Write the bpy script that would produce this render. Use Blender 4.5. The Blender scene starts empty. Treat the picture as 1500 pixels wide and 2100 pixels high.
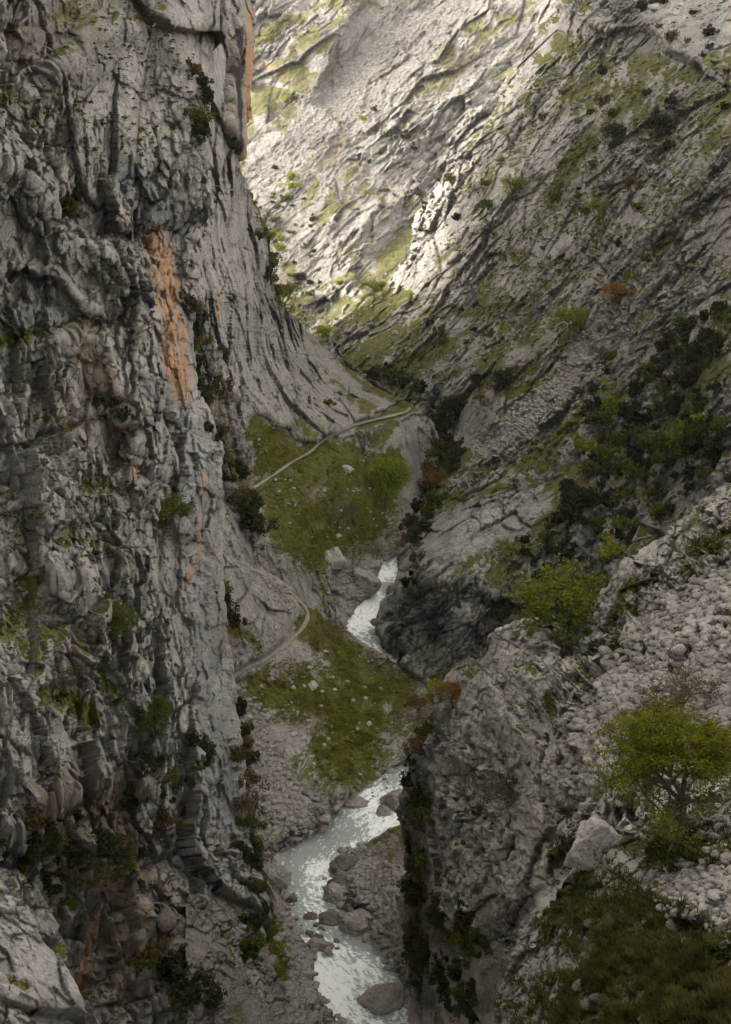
import bpy, math, random, time
import numpy as np
from concurrent.futures import ThreadPoolExecutor
from mathutils import Vector, Matrix
from mathutils.bvhtree import BVHTree
T0 = time.time()
def log(*a): print('[%.1fs]' % (time.time()-T0), *a, flush=True)
random.seed(7); RNG = np.random.default_rng(7)
C = bpy.context.scene.collection
SC = bpy.context.scene

# ------------------------------------------------------------------ camera, sky, sun, exposure
PITCH = math.radians(15.3); CAMZ = 180.0; F = 2917.0
cd = bpy.data.cameras.new('camera'); cam = bpy.data.objects.new('camera', cd); C.objects.link(cam)
cam.location = (0, 0, CAMZ); cam.rotation_euler = (math.radians(90)-PITCH, 0, 0)
cd.sensor_fit = 'VERTICAL'; cd.sensor_height = 36; cd.lens = 50; cd.clip_start = 0.5; cd.clip_end = 20000
SC.camera = cam
SUN_EL = math.radians(32); SUN_AZ = math.radians(-80)      # azimuth from +Y towards +X: the sun stands behind the left wall, ahead of us
w = bpy.data.worlds.new('World'); SC.world = w; w.use_nodes = True
nt = w.node_tree; nt.nodes.clear()
sk = nt.nodes.new('ShaderNodeTexSky'); sk.sky_type = 'NISHITA'; sk.sun_disc = False
sk.sun_elevation = SUN_EL; sk.sun_rotation = SUN_AZ; sk.dust_density = 4.0; sk.air_density = 0.8; sk.ozone_density = 0.6
bg = nt.nodes.new('ShaderNodeBackground'); bg.inputs[1].default_value = 0.15
hs = nt.nodes.new('ShaderNodeHueSaturation'); hs.inputs['Saturation'].default_value = 0.08
wo = nt.nodes.new('ShaderNodeOutputWorld')
nt.links.new(sk.outputs[0], hs.inputs['Color']); tn = nt.nodes.new('ShaderNodeMix'); tn.data_type = 'RGBA'; tn.blend_type = 'MULTIPLY'; tn.inputs[0].default_value = 1; tn.inputs[7].default_value = (1.05, 1.0, .92, 1)
nt.links.new(hs.outputs[0], tn.inputs[6]); nt.links.new(tn.outputs[2], bg.inputs[0]); nt.links.new(bg.outputs[0], wo.inputs[0])
sd = bpy.data.lights.new('sun', 'SUN'); sd.energy = 0.30; sd.angle = math.radians(9); sd.color = (1.0, 0.91, 0.76)
so = bpy.data.objects.new('sun', sd); C.objects.link(so)
sv = Vector((math.sin(SUN_AZ)*math.cos(SUN_EL), math.cos(SUN_AZ)*math.cos(SUN_EL), math.sin(SUN_EL)))
so.rotation_euler = sv.to_track_quat('Z', 'Y').to_euler(); so.location = (-400, 300, 900)
SC.view_settings.view_transform = 'Standard'; SC.view_settings.look = 'None'; SC.view_settings.gamma = 1
SC.view_settings.exposure = 2.78
SC.cycles.max_bounces = 5; SC.cycles.diffuse_bounces = 3; SC.cycles.transparent_max_bounces = 8

# ------------------------------------------------------------------ pixel / world helpers (photo pixels, 1500 x 2100)
CP, SP = math.cos(PITCH), math.sin(PITCH)
def rays(px, py):
    x = (np.asarray(px, float)-750)/F; y = (1050-np.asarray(py, float))/F
    return x, CP+y*SP, -SP+y*CP
def Wp(px, py, Y):
    x, dy, dz = rays(px, py); k = Y/dy
    return np.stack([x*k, dy*k, CAMZ+dz*k], -1)
def Yz(py, z):
    x, dy, dz = rays(750, py); return (CAMZ-z)*dy/(-dz)
def Zc(px, py, z): return (px, py, float(Yz(py, z)))

# ------------------------------------------------------------------ noise
def _par(fn, P, *a):
    n = len(P)
    if n < 40000: return fn(P, *a)
    ch = np.array_split(P, max(8, n//60000))
    with ThreadPoolExecutor(4) as ex: r = list(ex.map(lambda q: fn(q, *a), ch))
    if isinstance(r[0], tuple): return tuple(np.concatenate([x[i] for x in r]) for i in range(len(r[0])))
    return np.concatenate(r)
def _h(ix, iy, iz, s):
    with np.errstate(over='ignore'):
        h = ix.astype(np.uint32)*np.uint32(374761393)+iy.astype(np.uint32)*np.uint32(668265263)+iz.astype(np.uint32)*np.uint32(2147483647)+np.uint32((s*1274126177) & 0xffffffff)
        h = (h ^ (h >> np.uint32(13)))*np.uint32(1274126177); h = (h ^ (h >> np.uint32(16)))*np.uint32(2246822519)
        return h ^ (h >> np.uint32(15))
def _perlin(P, s):
    P = P.astype(np.float32); I = np.floor(P).astype(np.int32); f = P-I; u = f*f*f*(f*(f*6-15)+10)
    r = 0
    for dx in (0, 1):
        wx = u[:, 0] if dx else 1-u[:, 0]
        for dy in (0, 1):
            wy = u[:, 1] if dy else 1-u[:, 1]
            for dz in (0, 1):
                wz = u[:, 2] if dz else 1-u[:, 2]
                h = _h(I[:, 0]+dx, I[:, 1]+dy, I[:, 2]+dz, s)
                g = ((h & np.uint32(1023)).astype(np.float32)/511.5-1)*(f[:, 0]-dx)+(((h >> np.uint32(10)) & np.uint32(1023)).astype(np.float32)/511.5-1)*(f[:, 1]-dy)+(((h >> np.uint32(20)) & np.uint32(1023)).astype(np.float32)/511.5-1)*(f[:, 2]-dz)
                r = r+g*wx*wy*wz
    return r*1.3
def perlin(P, s=0): return _par(_perlin, P, s)
def fbm(P, o=4, s=0, g=0.5, l=2.03):
    r = 0; a = 1.0; t = 0
    for i in range(o):
        r = r+a*perlin(P, s+i*17); t += a; a *= g; P = P*l+7.3
    return r/t
def ridged(P, o=4, s=0, g=0.55):
    r = 0; a = 1.0; t = 0
    for i in range(o):
        r = r+a*(1-2*np.abs(perlin(P, s+i*13))); t += a; a *= g; P = P*2.07+3.1
    return r/t
def _facet(P, s):
    P = P.astype(np.float32); I = np.floor(P-0.5).astype(np.int32)
    n = len(P); d1 = np.full(n, 9., np.float32); d2 = np.full(n, 9., np.float32); hv = np.zeros(n, np.float32)
    for dx in (0, 1):
        for dy in (0, 1):
            for dz in (0, 1):
                cx, cy, cz = I[:, 0]+dx, I[:, 1]+dy, I[:, 2]+dz
                h = _h(cx, cy, cz, s)
                jx = ((h & np.uint32(255)).astype(np.float32)/255-.5)*.72; jy = (((h >> np.uint32(8)) & np.uint32(255)).astype(np.float32)/255-.5)*.72; jz = (((h >> np.uint32(16)) & np.uint32(255)).astype(np.float32)/255-.5)*.72
                ax = P[:, 0]-cx-.5-jx; ay = P[:, 1]-cy-.5-jy; az = P[:, 2]-cz-.5-jz
                d = np.sqrt(ax*ax+ay*ay+az*az)
                h2 = _h(cx, cy, cz, s+91)
                tx = ((h2 & np.uint32(255)).astype(np.float32)/127.5-1); ty = (((h2 >> np.uint32(8)) & np.uint32(255)).astype(np.float32)/127.5-1); tz = (((h2 >> np.uint32(16)) & np.uint32(255)).astype(np.float32)/127.5-1)
                v = (h2 >> np.uint32(24)).astype(np.float32)/127.5*.62-.62+2.3*(tx*ax+ty*ay+tz*az)
                near = d < d1
                d2 = np.where(near, d1, np.minimum(d2, d)); hv = np.where(near, v, hv); d1 = np.where(near, d, d1)
    return hv, d2-d1
def facet(P, s=0): return _par(_facet, P, s)
def sst(x, a=0., b=1.):
    t = np.clip((x-a)/(b-a), 0, 1); return t*t*(3-2*t)

# ------------------------------------------------------------------ splines, strokes
def resample(pts, n):
    p = np.array(pts, float); L = np.r_[0, np.cumsum(np.linalg.norm(np.diff(p, axis=0), axis=1))]
    t = np.linspace(0, L[-1], n); return np.stack([np.interp(t, L, p[:, i]) for i in range(p.shape[1])], -1)
def smooth1(a, k):
    for _ in range(k): a[1:-1] = (a[:-2]+2*a[1:-1]+a[2:])/4
    return a
def tps(ctrl):
    c = np.array(ctrl, float); X = c[:, :2]/1000; v = np.log(c[:, 2]); n = len(c)
    def K(d2): return 0.5*d2*np.log(np.maximum(d2, 1e-12))
    D = ((X[:, None]-X[None])**2).sum(-1); A = np.zeros((n+3, n+3)); A[:n, :n] = K(D)+np.eye(n)*2e-4
    A[:n, n] = 1; A[:n, n+1:] = X; A[n, :n] = 1; A[n+1:, :n] = X.T
    s = np.linalg.solve(A, np.r_[v, 0, 0, 0])
    def ev(Q):
        def part(q):
            q = q/1000; d = ((q[:, None]-X[None])**2).sum(-1); return K(d)@s[:n]+s[n]+q@s[n+1:]
        return np.exp(_par(part, Q))
    return ev
def sdist(Q, pts):
    p = np.array(pts, float)
    def part(q):
        best = np.full(len(q), 1e9); sg = np.zeros(len(q))
        for a, b in zip(p[:-1], p[1:]):
            ab = b-a; L = (ab@ab)+1e-9; t = np.clip(((q-a)@ab)/L, 0, 1)
            d = q-a-t[:, None]*ab; dd = (d**2).sum(1); cr = ab[0]*(q[:, 1]-a[1])-ab[1]*(q[:, 0]-a[0])
            m = dd < best; best = np.where(m, dd, best); sg = np.where(m, np.sign(cr), sg)
        return np.sqrt(best), sg
    return _par(part, np.asarray(Q, float))

# ------------------------------------------------------------------ materials
def mat(name, f):
    m = bpy.data.materials.new(name); m.use_nodes = True; t = m.node_tree; t.nodes.clear()
    o = t.nodes.new('ShaderNodeOutputMaterial'); b = t.nodes.new('ShaderNodeBsdfPrincipled'); t.links.new(b.outputs[0], o.inputs[0])
    f(t, b); return m
class N:
    def __init__(s, t): s.t = t
    def n(s, k, **kw):
        x = s.t.nodes.new(k)
        for a, v in kw.items(): setattr(x, a, v)
        return x
    def l(s, a, b): s.t.links.new(a, b)
    def noise(s, vec, scale, det=4, rough=.55, dist=0):
        x = s.n('ShaderNodeTexNoise'); x.inputs['Scale'].default_value = scale; x.inputs['Detail'].default_value = det; x.inputs['Roughness'].default_value = rough; x.inputs['Distortion'].default_value = dist
        s.l(vec, x.inputs['Vector']); return x.outputs[0]
    def ramp(s, fac, stops):
        x = s.n('ShaderNodeValToRGB'); e = x.color_ramp.elements
        while len(e) < len(stops): e.new(.5)
        for i, (p, c) in enumerate(stops):
            e[i].position = p; e[i].color = (c, c, c, 1) if isinstance(c, (int, float)) else (*c, 1)
        s.l(fac, x.inputs[0]); return x.outputs[0]
    def mix(s, fac, a, b, mode='MIX'):
        x = s.n('ShaderNodeMix', data_type='RGBA', blend_type=mode)
        for sock, v in ((x.inputs[0], fac), (x.inputs[6], a), (x.inputs[7], b)):
            if isinstance(v, (int, float)): sock.default_value = v
            elif isinstance(v, tuple): sock.default_value = (*v, 1)
            else: s.l(v, sock)
        return x.outputs[2]
    def math(s, op, a, b=None):
        x = s.n('ShaderNodeMath', operation=op)
        for sock, v in ((x.inputs[0], a), (x.inputs[1], b)):
            if v is None: continue
            if isinstance(v, (int, float)): sock.default_value = v
            else: s.l(v, sock)
        return x.outputs[0]
    def mapping(s, vec, scale, rot=(0, 0, 0)):
        x = s.n('ShaderNodeMapping'); x.inputs['Scale'].default_value = scale; x.inputs['Rotation'].default_value = rot; s.l(vec, x.inputs[0]); return x.outputs[0]
def rock_mat(name, cell, light=(.40, .375, .34), mid=(.29, .27, .245), dark=(.15, .138, .122), stretch=(1, 1, .35), grassy=((.040, .042, .010), (.088, .092, .016), (.17, .158, .034)), dry=(.13, .085, .045), scr=1.):
    """cell = size in metres of the finest stones to show; masks come from point attributes"""
    def f(t, b):
        q = N(t); g = q.n('ShaderNodeNewGeometry'); P = g.outputs['Position']; S = q.mapping(P, stretch)
        a1 = q.n('ShaderNodeAttribute', attribute_name='mask1'); s1 = q.n('ShaderNodeSeparateColor'); q.l(a1.outputs['Color'], s1.inputs[0])
        a2 = q.n('ShaderNodeAttribute', attribute_name='mask2'); s2 = q.n('ShaderNodeSeparateColor'); q.l(a2.outputs['Color'], s2.inputs[0])
        a3 = q.n('ShaderNodeAttribute', attribute_name='mask3')
        grass, orange, stain_shade = s1.outputs; scree, brown, lichen_shade = s2.outputs
        n1 = q.noise(S, .12/cell, 6, .65, .6); n2 = q.noise(P, .9/cell, 5, .7); n3 = q.noise(P, 3.2/cell, 3, .7)
        col = q.ramp(n1, [(.30, dark), (.43, mid), (.60, light), (.8, mid)])
        col = q.mix(q.ramp(n2, [(.36, .75), (.56, 0)]), col, dark)
        col = q.mix(q.math('MULTIPLY', q.ramp(n3, [(.5, 0), (.68, 1)]), .35), col, (.50, .47, .43))
        v = q.n('ShaderNodeTexVoronoi', feature='F1'); v.inputs['Scale'].default_value = 1.1/cell; q.l(P, v.inputs['Vector'])
        vr = q.n('ShaderNodeSeparateColor'); q.l(v.outputs['Color'], vr.inputs[0])
        # scree: gravel of many tones
        sc = q.ramp(vr.outputs[0], [(0, (.17*scr, .16*scr, .148*scr)), (.5, (.29*scr, .275*scr, .255*scr)), (1, (.42*scr, .40*scr, .37*scr))])
        sc = q.mix(q.ramp(n2, [(.4, .5), (.6, 0)]), sc, (.2, .175, .15))
        col = q.mix(scree, col, sc)
        # cool blue-grey slab faces
        col = q.mix(q.math('MULTIPLY', a3.outputs['Fac'], q.ramp(n1, [(.35, .5), (.6, 1)])), col, (.225, .232, .238))
        # dark grey-brown patches: lichen, dark cracks, and painted shade
        col = q.mix(q.math('MULTIPLY', lichen_shade, q.ramp(n2, [(.35, 1), (.66, .55)])), col, (.062, .054, .045))
        # orange iron stain, streaked downwards
        SV = q.mapping(P, (1, 1, .10)); nv = q.noise(SV, .5/cell, 5, .7)
        oc = q.ramp(nv, [(.3, (.19, .10, .045)), (.5, (.46, .205, .06)), (.7, (.50, .28, .11))])
        ofac = q.ramp(q.math('ADD', orange, q.math('MULTIPLY', q.math('SUBTRACT', nv, .5), 3.0)), [(.45, 0), (1.0, .9)])
        ofac = q.math('MULTIPLY', q.math('MULTIPLY', ofac, q.ramp(orange, [(.02, 0), (.3, 1)])), q.ramp(nv, [(.43, .12), (.55, 1)])); col = q.mix(ofac, col, oc)
        # black water streaks, and the painted shade of undercuts
        sf = q.math('MULTIPLY', stain_shade, q.ramp(nv, [(.42, 0), (.56, 1)])); sf2 = q.math('MAXIMUM', sf, q.ramp(stain_shade, [(.75, 0), (.95, 1)])); col = q.mix(sf2, col, (.03, .028, .027))
        # dry brown soil
        col = q.mix(q.math('MULTIPLY', brown, q.ramp(n2, [(.35, .3), (.6, .95)])), col, dry)
        # grass
        gn = q.noise(P, .35/cell, 5, .75); gc = q.ramp(gn, [(.32, grassy[0]), (.5, grassy[1]), (.70, grassy[2])])
        gc = q.mix(q.math('MULTIPLY', brown, .5), gc, dry)
        thr = q.math('ADD', grass, q.math('MULTIPLY', q.math('SUBTRACT', q.noise(P, 1.4/cell, 5, .8), .5), 1.5))
        gf = q.ramp(thr, [(.42, 0), (.56, 1)]); col = q.mix(gf, col, gc)
        q.l(col, b.inputs['Base Color']); b.inputs['Roughness'].default_value = .92; b.inputs['Specular IOR Level'].default_value = .2
        cr = q.n('ShaderNodeTexVoronoi', feature='DISTANCE_TO_EDGE'); cr.inputs['Scale'].default_value = .55/cell
        wv = q.n('ShaderNodeVectorMath', operation='ADD'); ns = q.n('ShaderNodeTexNoise'); ns.inputs['Scale'].default_value = .5/cell; q.l(P, ns.inputs['Vector'])
        sc3 = q.n('ShaderNodeVectorMath', operation='SCALE'); sc3.inputs['Scale'].default_value = 2*cell; q.l(ns.outputs['Color'], sc3.inputs[0]); q.l(P, wv.inputs[0]); q.l(sc3.outputs[0], wv.inputs[1]); q.l(wv.outputs[0], cr.inputs['Vector'])
        crk = q.ramp(cr.outputs[0], [(0, 0), (.09, 1)])
        hgt = q.math('ADD', q.math('MULTIPLY', q.noise(P, .7/cell, 8, .75), 1.6), q.math('MULTIPLY', crk, .22))
        bp = q.n('ShaderNodeBump'); bp.inputs['Strength'].default_value = .9; bp.inputs['Distance'].default_value = cell*1.1; q.l(hgt, bp.inputs['Height']); q.l(bp.outputs[0], b.inputs['Normal'])
    return mat(name, f)

# ------------------------------------------------------------------ terrain patches
BV = []          # (name, bvh) for placing things
def tag(o, label=None, cat=None, group=None, kind=None):
    if label: o['label'] = label
    if cat: o['category'] = cat
    if group: o['group'] = group
    if kind: o['kind'] = kind
    return o
def mesh_np(name, V, Fq, m, smooth=True):
    me = bpy.data.meshes.new(name); V = np.ascontiguousarray(V, np.float32); Fq = np.ascontiguousarray(Fq, np.int32); k = Fq.shape[1]
    me.vertices.add(len(V)); me.vertices.foreach_set('co', V.ravel()); me.loops.add(Fq.size); me.loops.foreach_set('vertex_index', Fq.ravel())
    me.polygons.add(len(Fq)); me.polygons.foreach_set('loop_start', np.arange(0, Fq.size, k, dtype=np.int32)); me.polygons.foreach_set('loop_total', np.full(len(Fq), k, np.int32))
    if smooth: me.polygons.foreach_set('use_smooth', np.ones(len(Fq), bool))
    me.update(calc_edges=True); me.materials.append(m); return me
def grid_faces(r, c):
    i = np.arange(r*c).reshape(r, c); return np.stack([i[:-1, :-1].ravel(), i[:-1, 1:].ravel(), i[1:, 1:].ravel(), i[1:, :-1].ravel()], -1)
def normals(G):
    du = np.gradient(G, axis=0); dv = np.gradient(G, axis=1); n = np.cross(du, dv); n /= np.linalg.norm(n, axis=-1, keepdims=True)+1e-9
    return n
def strokes(Q, lst, Pn):
    m = np.zeros(len(Q))
    for pts, wd, st in lst:
        if len(pts) == 1: pts = [pts[0], (pts[0][0]+.1, pts[0][1])]
        d, _ = sdist(Q, pts); m = np.maximum(m, st*sst(1.2-d/wd+Pn*1.15, 0, .95))
    return m
def aniso(P, axis, st):
    a = np.array(axis, float); a /= np.linalg.norm(a); return P-np.outer(P@a, a)*(1-1/st)
def patch(name, A, B, res, ctrl, mt, sc, amp=1., feats=(), axis=(0, 0, 1), stretch=1.6, seed=1, curl=(1, .3, 0), curlR=8., curlL=80., soft=(), orange=(), stain_shade=(), scree=(), brown=(), grass=(), nograss=(), lichen_shade=(), gth=.62, gnoise=.5, gsc=1., up=0, upv=(-.25, 0, 1), smA=2, cool=(), big=1., rgh=1., ysc=.25, nrm=.3, crack=1., D0=300., bench=(), h1a=.8, edge=5.):
    LA = np.linalg.norm(np.diff(np.array(A, float), axis=0), axis=1).sum(); LB = np.linalg.norm(np.diff(np.array(B, float), axis=0), axis=1).sum()
    nv = int(max(LA, LB)/res); a = smooth1(resample(A, nv), smA); b = smooth1(resample(B, nv), smA); en = np.c_[a/70., np.full(nv, seed*5.5)]; en2 = np.c_[a/16., np.full(nv, seed*2.5)]; a = a+np.c_[fbm(en, 3, seed)*edge*1.6+_facet(en2, seed)[0]*edge*.45, fbm(en+40, 3, seed)*edge*.8]; nu = int(np.linalg.norm(a-b, axis=1).max()/res)
    t = np.linspace(0, 1, nu)[None, :, None]; Q = a[:, None]*(1-t)+b[:, None]*t; q = Q.reshape(-1, 2)
    Y = tps(ctrl)(q)
    q3 = np.c_[q/60., np.full(len(q), seed*3.1)]
    jx = np.c_[fbm(q3, 4, seed), fbm(q3+50, 4, seed)]*22
    for ft in feats:
        pts, am, w1, w2 = ft[:4]; d, s = sdist(q+jx, pts)
        Y = Y-am*np.where(s > 0, np.exp(-(d/w1)**1.5), np.exp(-(d/w2)**1.5))
    G = Wp(q[:, 0], q[:, 1], Y).reshape(nv, nu, 3)
    # rounded edge: extra columns that carry the mass round behind its outline
    def curlcols(E, inw, K=14):
        v = E-np.array([0, 0, CAMZ]); v /= np.linalg.norm(v, axis=-1, keepdims=True); inw = inw/(np.linalg.norm(inw, axis=-1, keepdims=True)+1e-9)
        d = v*curl[0]+inw*curl[1]+np.array([0, 0, -1.])*curl[2]; d /= np.linalg.norm(d, axis=-1, keepdims=True); out = []
        for k in range(1, K+1):
            f = k/K; out.append(E+d*(curlR*f*.6+curlL*f**3)-inw*curlR*.25*math.sin(min(1, f*3)*math.pi/2))
        return out[::-1]
    ex = curlcols(G[:, 0], G[:, min(12, nu-1)]-G[:, 0])
    nc = len(ex); G = np.concatenate([np.stack(ex, 1), G], 1); Qx = np.concatenate([np.repeat(Q[:, :1], nc, 1), Q], 1)
    if up:
        K = 50; e = []
        for k in range(K, 0, -1): e.append(G[0]+np.array(upv)*up*(k/K)**1.6)
        G = np.concatenate([np.stack(e, 0), G], 0); Qx = np.concatenate([np.repeat(Qx[:1], K, 0), Qx], 0)
    r, c = G.shape[:2]; n = normals(G)
    # orient to camera by majority
    tc = np.array([0, 0, CAMZ])-G; 
    if (n[:, nc:]*tc[:, nc:]).sum(-1).mean() < 0: n = -n; flip = True
    else: flip = False
    P = G.reshape(-1, 3); qq = Qx.reshape(-1, 2); jj = np.c_[qq/60., np.full(len(qq), seed*3.1)]
    pn = fbm(jj*1.7, 5, seed+5, .6)
    ex_z = np.zeros(r); 
    if up: ex_z[:50] = up*(np.arange(50, 0, -1)/50)**1.6
    PN = np.stack([qq[:, 0]*D0/F, P[:, 1]*ysc, -qq[:, 1]*D0/F+np.repeat(ex_z, c)], -1)
    fp = fbm(PN/(sc*2.2), 5, seed+9, .6)
    msk = lambda l: strokes(qq, l, pn) if l else np.zeros(len(qq))
    sf = np.maximum(msk(soft), np.maximum(msk(scree)*.9, msk(grass)*.6)) if (soft or scree or grass) else np.zeros(len(qq))
    R = aniso(PN, axis, stretch)/sc
    wv = np.stack([perlin(R*.6, seed+21), perlin(R*.6, seed+22), perlin(R*.6, seed+23)], -1); R = R+wv*.2
    h1, e1 = facet(R*.33, seed+1); h2, e2 = facet(R*.95+11, seed+2); h3, e3 = facet(R*2.6+23, seed+3); h4, e4 = facet(R*6.5+31, seed+4)
    bigd = ridged(R*.10, 3, seed+31)*1.6+fbm(R*.16+9, 3, seed+33)*1.6
    rv_ = .25+1.15*sst(fbm(R*.22+17, 4, seed+35, .6), -.22, .25)
    d = bigd*big+h1a*h1+rv_*(.50*h2*rgh+.27*h3*rgh+.11*h4*rgh)-.25*np.exp(-e1/.03)-rv_*(.18*np.exp(-e2/.03)*rgh+.09*np.exp(-e3/.04)*rgh)+.12*rv_*fbm(R*4., 4, seed+40, .65)*rgh
    ds = .5*bigd*big+.35*fbm(R*.4, 4, seed+41)+.08*h4*rgh+.05*h3+.14*fbm(R*5, 3, seed+44, .7)
    d = (d*(1-sf)+ds*sf)*sc*amp*.55
    if bench: d = d*(1-.92*np.clip(strokes(qq, bench, pn*0), 0, 1))
    tcn = tc/np.linalg.norm(tc, axis=-1, keepdims=True); dn = n*nrm+tcn
    G2 = G+dn*d.reshape(r, c)[..., None]
    n2 = normals(G2)*(-1 if flip else 1); 
    # slope seen over a few cells: ledges carry grass
    k = 3; zz = n2[..., 2].copy()
    for _ in range(k): zz[1:-1, 1:-1] = (zz[1:-1, 1:-1]*2+zz[:-2, 1:-1]+zz[2:, 1:-1]+zz[1:-1, :-2]+zz[1:-1, 2:])/6
    zz = zz.ravel(); gm = sst(zz+fp*gnoise, gth, gth+.16)*gsc
    gm = gm*(1-.97*msk(nograss)) if nograss else gm
    gm = np.maximum(gm*(1-.85*msk(scree)), msk(grass)*(.88+1.0*fp)) if grass or scree else gm
    crk = np.clip(np.maximum(.95*np.exp(-(e1/.05)**2), np.maximum(.95*np.exp(-(e2/.075)**2), .6*np.exp(-(e3/.10)**2)))*crack*sst(fp+pn*.6, -.35, .15), 0, 1)*(1-sf)
    crk = np.maximum(crk, .55*crack*sst(fbm(PN/(sc*5.), 5, seed+77, .65), .06, .30)*(1-sf))
    me = mesh_np(name, G2.reshape(-1, 3), grid_faces(r, c) if flip else grid_faces(r, c)[:, ::-1], mt, False)
    for nm, ch in (('mask1', (gm, msk(orange), msk(stain_shade))), ('mask2', (msk(scree), msk(brown), np.maximum(msk(lichen_shade), crk)))):
        at = me.color_attributes.new(nm, 'FLOAT_COLOR', 'POINT'); col = np.ones((r*c, 4), np.float32)
        for i, x in enumerate(ch): col[:, i] = np.clip(x, 0, 1)
        at.data.foreach_set('color', col.ravel())
    if cool: me.attributes.new('mask3', 'FLOAT', 'POINT').data.foreach_set('value', np.clip(msk(cool), 0, 1).astype(np.float32))
    o = bpy.data.objects.new(name, me); C.objects.link(o); tag(o, kind='structure')
    st = 3; g = G2[::st, nc::st]; BV.append((name, BVHTree.FromPolygons([tuple(x) for x in g.reshape(-1, 3)], grid_faces(*g.shape[:2]).tolist())))
    log(name, r, c); return G2, Qx, nc
def hit(px, py, only=None):
    x, dy, dz = rays(px, py); d = Vector((float(x), float(dy), float(dz))).normalized(); best = None
    for nm, b in BV:
        if only and nm not in only: continue
        h = b.ray_cast(Vector((0, 0, CAMZ)), d)
        if h[0] is not None and (best is None or h[3] < best[1][3]): best = (nm, h)
    return (best[1][0], best[1][1], best[1][3], best[0]) if best else None
def near(p):          # how near p lies to the camera, metres
    return (Vector(p)-Vector((0, 0, CAMZ))).length
exec_part = None

RES = 2.0
# -------- far mountain in the sun
M_far = rock_mat('far_limestone', 3.0, light=(.30, .283, .26), mid=(.225, .212, .195), dark=(.12, .112, .098), scr=.68, grassy=((.05, .05, .02), (.10, .098, .032), (.17, .16, .055)))
patch('far_mountain', [(380, -140), (380, 780)], [(1330, -140), (1330, 780)], RES,
  [(400, 760, 1080), (700, 760, 1080), (680, 700, 1210), (680, 640, 1350), (550, 560, 1460), (560, 400, 1560), (520, 250, 1680), (540, 200, 1720), (540, 180, 1800), (560, 100, 1815), (600, 20, 1860), (700, 0, 1880), (640, 180, 1760), (700, 100, 1820), (900, 0, 1900), (900, 200, 1700), (900, 400, 1560), (800, 560, 1430), (700, 500, 1460), (1100, 0, 1850), (1250, 400, 1500), (500, -120, 1960), (1200, -120, 1960)],
  M_far, 16, amp=.85, h1a=.55, D0=1600, axis=(.69, 0, .72), stretch=3.4, seed=3, curlL=10, gth=.66, gnoise=.9, gsc=.65,
  feats=[([(500, 165), (570, 170), (640, 190), (690, 90), (720, 20)], 40, 22, 70), ([(740, 470), (780, 420), (850, 400)], 20, 60, 12), ([(560, 640), (640, 600), (720, 590), (760, 620)], 30, 45, 18)],
  scree=[([(960, 0), (800, 90), (680, 210), (600, 310), (520, 390)], 52, 1), ([(860, 110), (760, 230), (690, 320), (620, 420), (560, 530)], 40, .9), ([(1080, 60), (960, 150), (860, 240)], 26, .8), ([(760, 420), (700, 470), (640, 560)], 26, .7), ([(880, 300), (800, 400)], 22, .6), ([(560, 600), (700, 560)], 20, .5)],
  grass=[([(520, 190), (590, 195)], 22, 1), ([(520, 90), (600, 40), (690, 5)], 26, .8), ([(700, 520), (800, 520), (850, 470)], 24, .55), ([(560, 480), (620, 430), (650, 380)], 14, .6), ([(680, 220), (720, 300), (660, 350)], 10, .5), ([(1010, 60), (940, 150), (890, 200)], 14, .6), ([(740, 590), (790, 590)], 20, .7)],
  brown=[([(700, 290), (660, 340)], 16, .6), ([(1000, 70), (930, 160)], 20, .6), ([(590, 580), (600, 600)], 20, .5)],
  orange=[([(520, 130), (600, 155)], 18, .6)], lichen_shade=[([(660, 60), (690, 110), (640, 180)], 18, .8), ([(515, 150), (600, 165)], 14, .7), ([(600, 620), (690, 640)], 26, .8), ([(600, 400), (590, 470)], 14, .5)], up=350, upv=(0, .8, .62))

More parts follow.
